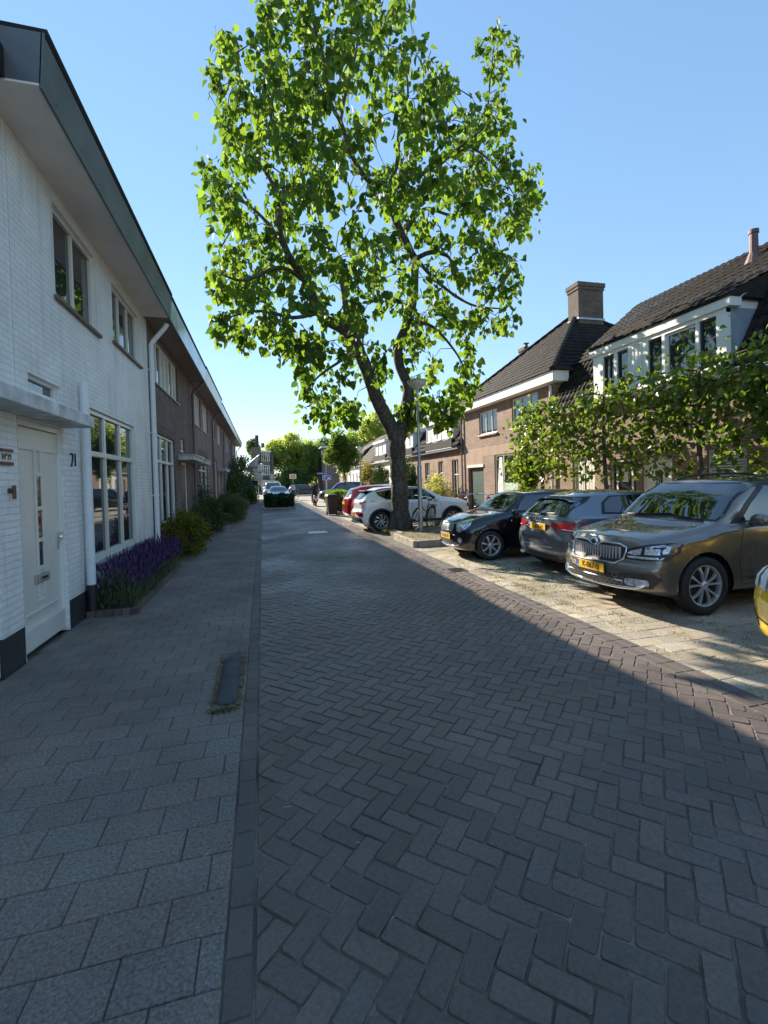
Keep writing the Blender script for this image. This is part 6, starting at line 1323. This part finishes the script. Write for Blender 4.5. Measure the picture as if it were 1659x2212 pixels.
mid_ = (c_[0]+c_[1]+c_[2]*1.6+c_[3]*1.6)/5.2; text('Treekje', .30, P('flag_ink', (.06, .06, .06), .8), fc, (mid_.x, mid_.y-.14, mid_.z), (1, 0, 0), (0, 0, 1), bold=.003)
# ---------------------------------------------------------------- bicycles
def bicycle(label, rear, front, lean=0.0, frame=None, rearz=0.12, group='bicycles parked round the tree bed', crate=False):
    rear = Vector((*rear, rearz)); front = Vector((*front, rearz)); d = (front-rear); rz = math.atan2(d.y, d.x)
    t = thing('bicycle', label, 'bicycle', tuple((rear+front)/2), rz, group); t.rotation_euler = (lean, 0, rz); fm = frame or BLACK
    r = .34; wb_ = .54
    for nm, x in (('front_wheel', wb_), ('rear_wheel', -wb_)):
        b = MB(); b.tube([(x+r*math.cos(a), 0, r+r*math.sin(a)) for a in np.linspace(0, 2*math.pi, 29)], .021, 8, cap=False); w_ = b.build(nm, RUBBER, t, smooth=True)
        b = MB(); b.tube([(x+(r-.028)*math.cos(a), 0, r+(r-.028)*math.sin(a)) for a in np.linspace(0, 2*math.pi, 29)], .011, 6, cap=False); b.tube([(x, -.04, r), (x, .04, r)], .025, 8)
        for k in range(18): a = k*math.pi/9; b.tube([(x, .02*(-1)**k, r), (x+(r-.03)*math.cos(a), 0, r+(r-.03)*math.sin(a))], .0022, 4, cap=False)
        b.build('rim', CHROME, w_)
        b = MB(); b.tube([(x+(r+.035)*math.cos(a), 0, r+(r+.035)*math.sin(a)) for a in np.linspace(.2 if x < 0 else .5, 2.9 if x < 0 else 2.4, 14)], .018, 6); b.build('mudguard', fm, t)
    b = MB(); bb = (-.08, 0, .28); hd = (.36, 0, .88); hl = (.40, 0, .68); st = (-.24, 0, .82)
    b.tube([hl, (.15, 0, .42), bb], .019, 8); b.tube([hd, (.1, 0, .62), (-.17, 0, .55)], .015, 8); b.tube([bb, st], .017, 8); b.tube([hd, hl], .021, 8)
    for s in (-.05, .05): b.tube([bb, (-wb_, s, r)], .010, 6); b.tube([(-.2, s*.4, .72), (-wb_, s, r)], .009, 6); b.tube([hl, (.46, s, .55), (wb_, s, r)], .011, 6)
    b.build('frame', fm, t)
    b = MB(); b.tube([hd, (.34, 0, 1.02)], .013, 6); b.tube([(.12, -.30, 1.04), (.27, -.29, 1.06), (.37, -.12, 1.08), (.36, 0, 1.04), (.37, .12, 1.08), (.27, .29, 1.06), (.12, .30, 1.04)], .012, 8); hb = b.build('handlebar', CHROME, t)
    b = MB(); 
    for s in (-.30, .30): b.tube([(.10, s, 1.04), (.22, s*.98, 1.055)], .018, 8)
    b.build('grip', BLACK, hb)
    b = MB(); b.lathe([(0, .03), (.08, .025), (.10, 0), (.06, -.03), (0, -.035)], 14, (0, 0, 0)); b.v = [(v[0]*1.25-.27+(.05 if v[0] > 0 else 0), v[1]*(1.0 if v[0] < 0 else .55), v[2]+.94) for v in b.v]; b.tube([st, (-.27, 0, .93)], .013, 6); b.build('saddle', BLACK, t, smooth=True)
    b = MB(); b.box(-.78, -.40, -.07, .07, .74, .755); b.tube([(-.76, .06, .74), (-wb_, .06, r)], .006, 5); b.tube([(-.76, -.06, .74), (-wb_, -.06, r)], .006, 5); b.build('carrier', BLACK, t)
    b = MB(); b.lathe([(.09, -.005), (.09, .005)], 16, (-.08, -.05, .28), 'y'); b.box(-.09, -.07, -.09, -.07, .12, .28); b.box(-.13, -.03, -.15, -.08, .105, .125); b.box(-.09, -.07, .07, .09, .28, .44); b.box(-.13, -.03, .08, .15, .435, .455); b.build('crank', P('dark_steel', (.1, .1, .11), .4, metal=.8), t)
    b = MB(); b.lathe([(0, 0), (.035, .01), (.03, .06), (0, .065)], 12, (.45, 0, .86), 'x'); b.build('headlamp', CHROME, t); b = MB(); b.box(-.80, -.785, -.04, .04, .66, .70); b.build('tail_light', RED, t)
    if crate: b = MB(); b.box(.42, .80, -.2, .2, .80, .82); [b.box(*q) for q in ((.42, .44, -.2, .2, .82, 1.02), (.78, .80, -.2, .2, .82, 1.02), (.44, .78, -.2, -.18, .82, 1.02), (.44, .78, .18, .2, .82, 1.02))]; b.build('front_crate', BLACK, t)
    return t
f_ = at(894, 1127, 13.95); r_ = at(930, 1116, 14.85); bicycle('black city bicycle leaning between the big trunk and the lamp post', (r_.x, 14.85), (f_.x, 13.95), lean=R(-9), rearz=.10)
bicycle('black bicycle standing nearest the tree, behind the small black hatchback', (6.60, 14.2), (6.15, 13.2), lean=R(5))
bicycle('silver framed bicycle second from the tree, behind the black hatchback', (7.05, 13.9), (6.50, 12.95), lean=R(-4), frame=P('frame_silver', (.4, .4, .42), .3, metal=.6))
bicycle('dark red framed bicycle among those behind the black hatchback', (7.35, 13.4), (6.80, 12.5), lean=R(4), frame=P('frame_red', (.20, .02, .03), .3))
bicycle('bicycle whose high handlebar shows over the black hatchback roof', (7.45, 12.7), (6.75, 11.95), lean=R(3), rearz=.16)
# ---------------------------------------------------------------- people
def skin(name, nodes, edges, rads, mat, par, sub=2):
    me = bpy.data.meshes.new(name); me.from_pydata([tuple(n) for n in nodes], edges, []); o = bpy.data.objects.new(name, me); COL.objects.link(o); o.parent = par; me.materials.append(mat)
    o.modifiers.new('skin', 'SKIN'); 
    for i, r in enumerate(rads): v = me.skin_vertices[0].data[i]; v.radius = (r, r) if not isinstance(r, tuple) else r; v.use_root = (i == 0)
    m = o.modifiers.new('sub', 'SUBSURF'); m.levels = sub; m.render_levels = sub
    dg = bpy.context.evaluated_depsgraph_get(); dg.update(); me2 = bpy.data.meshes.new_from_object(o.evaluated_get(dg)); o.modifiers.clear(); o.data = me2; me2.name = name; me2.materials.clear(); me2.materials.append(mat)
    me2.polygons.foreach_set('use_smooth', [True]*len(me2.polygons)); return o
CLO = P('dark_clothes', (.022, .022, .028), .9, var=.2); CLB = P('light_clothes', (.50, .50, .50), .9, var=.1); SKINM = P('skin_tone', (.45, .27, .19), .6); JEAN = P('jeans', (.05, .07, .12), .9)
def person(label, loc, rz, pose, top, legs, head=None, hair=None, helmet=None):
    t = thing('person', label, 'person', loc, rz)
    if pose == 'ride':   # facing +y, seated at z .80
        N = [(0, 0, .84), (0, .02, 1.05), (0, .06, 1.28), (0, .10, 1.42), (0, .12, 1.50), (0, .13, 1.60), (0, .13, 1.68),
             (.19, .08, 1.36), (.25, .24, 1.15), (.24, .46, 1.08), (.24, .53, 1.07), (-.19, .08, 1.36), (-.25, .24, 1.15), (-.24, .46, 1.08), (-.24, .53, 1.07),
             (.12, .06, .80), (.17, .42, .74), (.15, .40, .38), (.15, .50, .33), (-.12, .06, .80), (-.17, .42, .74), (-.15, .40, .38), (-.15, .50, .33)]
    else:
        N = [(0, 0, .95), (0, 0, 1.12), (0, 0, 1.30), (0, 0, 1.42), (0, 0, 1.50), (0, .01, 1.60), (0, .01, 1.68),
             (.19, 0, 1.40), (.24, .03, 1.13), (.23, .15, .92), (.23, .20, .86), (-.19, 0, 1.40), (-.24, .03, 1.13), (-.22, .12, .90), (-.22, .15, .82),
             (.10, 0, .90), (.11, .06, .50), (.11, -.02, .10), (.11, .12, .04), (-.10, 0, .90), (-.11, -.08, .50), (-.11, -.16, .12), (-.11, -.04, .04)]
    E_ = [(0, 1), (1, 2), (2, 3), (3, 4), (4, 5), (5, 6), (3, 7), (7, 8), (8, 9), (9, 10), (3, 11), (11, 12), (12, 13), (13, 14), (0, 15), (15, 16), (16, 17), (17, 18), (0, 19), (19, 20), (20, 21), (21, 22)]
    Rr = [(.16, .12), (.15, .11), (.18, .12), (.12, .09), (.055, .055), (.085, .10), (.07, .08), .065, .05, .038, .035, .065, .05, .038, .035, .095, .07, .05, .045, .095, .07, .05, .045]
    body = skin('body', N, E_, Rr, top, t)
    hz = N[5]; b = MB(); b.lathe([(0, -.12), (.07, -.10), (.095, -.02), (.10, .04), (.07, .11), (0, .13)], 16, (hz[0], hz[1], hz[2]+.03)); b.build('helmet' if helmet else 'hair', helmet or P('hair_dark', (.03, .02, .015), .8), t, smooth=True)
    # hands with fingers
    for s, w in ((1, N[10]), (-1, N[14])):
        b = MB(); w = Vector(w); b.lathe([(0, -.045), (.028, -.03), (.032, .02), (0, .045)], 8, tuple(w))
        for k in range(4): b.tube([w+Vector((-.02+.014*k, .02, 0)), w+Vector((-.02+.014*k, .065-.004*abs(k-1.5), -.012)), w+Vector((-.02+.014*k, .06, -.045))], .008, 5)
        b.tube([w+Vector((-s*.03, 0, 0)), w+Vector((-s*.045, .035, -.01))], .009, 5); b.build('hand', SKINM, t)
    if legs is not top:
        tr = skin('trousers', [Vector(N[i]) for i in (0, 15, 16, 17, 19, 20, 21)], [(0, 1), (1, 2), (2, 3), (0, 4), (4, 5), (5, 6)], [(.17, .13), .108, .083, .066, .108, .083, .066], legs, t)
    return t
ms = thing('motor_scooter', 'black motor scooter with white tail ridden away from the camera', 'scooter', (3.62, 33.7, 0), rz=R(90))
b = MB()
for x in (-.60, .62): b.lathe([(.12, -.05), (.20, -.06), (.235, -.045), (.245, 0), (.235, .045), (.20, .06), (.12, .05)], 24, (x, 0, .245), 'y')
b.build('wheels', RUBBER, ms, smooth=True) if False else None
for x in (-.60, .62):
    b = MB(); b.lathe([(.0, -.04), (.12, -.05), (.20, -.06), (.235, -.045), (.245, 0), (.235, .045), (.20, .06), (.12, .05), (0, .04)], 24, (x, 0, .245), 'y'); b.build('wheel', RUBBER, ms, smooth=True)
b = MB(); frus(b, -.80, -.05, -.16, .16, .34, -.88, .0, -.15, .15, .70); b.box(-.1, .38, -.17, .17, .24, .32); frus(b, .30, .44, -.19, .19, .3, .46, .54, -.17, .17, .98); b.build('body', BLACK, ms, bevel=.03)
b = MB(); frus(b, -.92, -.80, -.15, .15, .50, -.96, -.86, -.14, .14, .70); b.build('tail_panel', WHITE, ms, bevel=.01); b = MB(); b.box(-.975, -.95, -.07, .07, .60, .67); b.build('tail_light', RED, ms); b = MB(); b.box(-.93, -.915, -.07, .07, .38, .50); b.build('licence_plate', WHITE, ms)
b = MB(); frus(b, -.85, .0, -.15, .15, .71, -.80, -.05, -.12, .12, .80); b.build('seat', BLACK, ms, bevel=.02); b = MB(); b.tube([(.50, 0, .95), (.48, 0, 1.06)], .02, 8); b.tube([(.42, -.30, 1.06), (.50, 0, 1.07), (.42, .30, 1.06)], .015, 8); b.build('handlebar', BLACK, ms)
for s in (-1, 1): b = MB(); b.tube([(.46, s*.25, 1.07), (.46, s*.30, 1.2)], .006, 5); b.box(.45, .465, s*.30-.06, s*.30+.06, 1.17, 1.25); b.build('mirror', BLACK, ms)
person('person in dark clothes and pale helmet riding the scooter away', (3.62, 33.7-.30, .0), 0, 'ride', CLO, CLO, helmet=P('helmet_grey', (.35, .35, .36), .3, coat=.5))
person('person in a light top standing by a bicycle far down the street', (2.95, 47.0, 0), .4, 'walk', CLB, JEAN)
bicycle('far bicycle held beside the person in a light top', (2.35, 47.3), (3.3, 47.9), rearz=0, group='bicycles at the end of the street')
# ---------------------------------------------------------------- far buildings
def bx_px(px0, px1, ptop, Y_, dep=8, zbot=0):
    a = at(px0, ptop, Y_); c = at(px1, ptop, Y_); return a.x, c.x, a.z
x0, x1, zt_ = bx_px(546, 590, 978, 80)
fb = thing('apartment_building', 'three storey brick building with white bay windows behind the flag', 'building', (x0, 80, 0)); wd = x1-x0
OLV = P('olive_panel', (.16, .16, .10), .7)
b = MB(); ops = [(wd*.42, wd*.80, 3.0, 4.6), (wd*.42, wd*.80, 5.3, 6.8)]
b.box(0, wd, .1, 9, 0, zt_); b.box(wd*.84, wd+.02, .0, .1, 0, zt_); b.build('wall', DBRICK, fb)
b = MB(); b.box(-.3, wd*.9, -.55, 9.2, zt_+.001, zt_+.30); b.build('roof_edge', WHITE, fb)
b = MB(); b.box(wd*.38, wd*.83, -.35, .099, 2.6, zt_-.01); bay = b.build('bay', OLV, fb)
for z0, z1 in ((3.1, 4.7), (5.4, 6.9)):
    f = MB(); g_ = MB(); xa, xb = wd*.40, wd*.81; g_.box(xa+.02, xb-.02, -.38, -.352, z0, z1)
    for i in range(5): q = xa+(xb-xa-.1)*i/4; f.box(q, q+.10, -.42, -.353, z0, z1)
    for z in (z0, z0+(z1-z0)*.68, z1-.08): f.box(xa-.04, xb+.04, -.43, -.381, z, z+.09)
    w_ = f.build('window', WHITE, bay); g_.build('pane', GLASS, w_)
b = MB(); b.box(-.2, .35*wd, -2.0, .09, 5.5, 7.6); b.build('side_wing', DBRICK, fb); b = MB(); b.tube([(wd*.22, -1, 7.6), (wd*.22, -1, 9.6)], .28, 10); b.build('chimney', BLACK, fb); b = MB(); b.box(wd*.42, wd*.58, -1.5, -.8, 7.6, 8.3); b.build('chimney', DBRICK, fb)
AWN = P('dark_awning', (.02, .025, .025), .7); LIT = P('shop_sign_green', (.55, .70, .30), .5)
b = MB(); b.box(-1.0, wd+3.5, -1.6, -.36, 2.35, 2.6); b.build('shop_canopy', AWN, fb)
b = MB(); b.box(-.8, wd+3.0, -.3, .09, .0, 2.34); b.build('shop_front', GLASS, fb); b = MB(); b.box(wd*.45, wd*.8, -1.2, -1.1, 1.7, 2.2); b.build('shop_sign', WHITE, fb); b = MB(); b.box(wd+.1, wd+2.8, -1.2, -1.1, 1.7, 2.2); b.build('shop_sign', LIT, fb)
p0, p1 = at(697, 968, 74), at(765, 968, 74)
fb2 = thing('brick_building', 'flat roofed dark brick building behind the street tree with a pale roof edge', 'building', (p0.x, 74, 0)); b = MB(); b.box(0, p1.x-p0.x, 0, 8, 0, p0.z); b.build('wall', PBRICK, fb2); b = MB(); b.box(-.3, p1.x-p0.x+.3, -.4, 8.2, p0.z+.001, p0.z+.28); b.build('roof_edge', P('pale_roof_edge', (.5, .62, .7), .5), fb2)
w_ = None
p0 = at(672, 1030, 95); p1 = at(712, 1030, 95); fb3 = thing('brown_building', 'low brown building glimpsed behind the lamp with blue signs', 'building', (p0.x, 95, 0)); b = MB(); b.box(0, p1.x-p0.x, 0, 6, 0, 3.2); b.build('wall', PBRICK, fb3)
b = MB(); b.prism([(-.4, 3.201), (p1.x-p0.x+.4, 3.201), (p1.x-p0.x, 4.4), (0, 4.4)], 1, -.3, 6.3); b.build('roof', TILE2, fb3); b = MB(); b.box(1.0, 1.8, -.03, 0, .1, 2.2); b.build('door', WHITE, fb3)
# low wall and shrubs filling the far end
bush('shrub', 'dark green undergrowth below the far trees', [(2, 92, 1.6, 9, 2, 2.2), (9, 94, 1.4, 8, 2, 2.0), (-8, 92, 1.5, 8, 2, 2)], 9000, .35, FAR2, (2, 92, 0), ncl=50)
# picket fence at the end of the left row
pf = thing('picket_fence', 'small white picket fence at the far corner of the left row', 'fence', (-1.75, 43.6, 0)); b = MB()
for i in range(9): b.box(i*.12, i*.12+.07, 0, .02, 0, .8)
b.box(0, 1.0, .021, .05, .25, .32); b.box(0, 1.0, .021, .05, .6, .67); b.build('pickets', WHITE, pf)
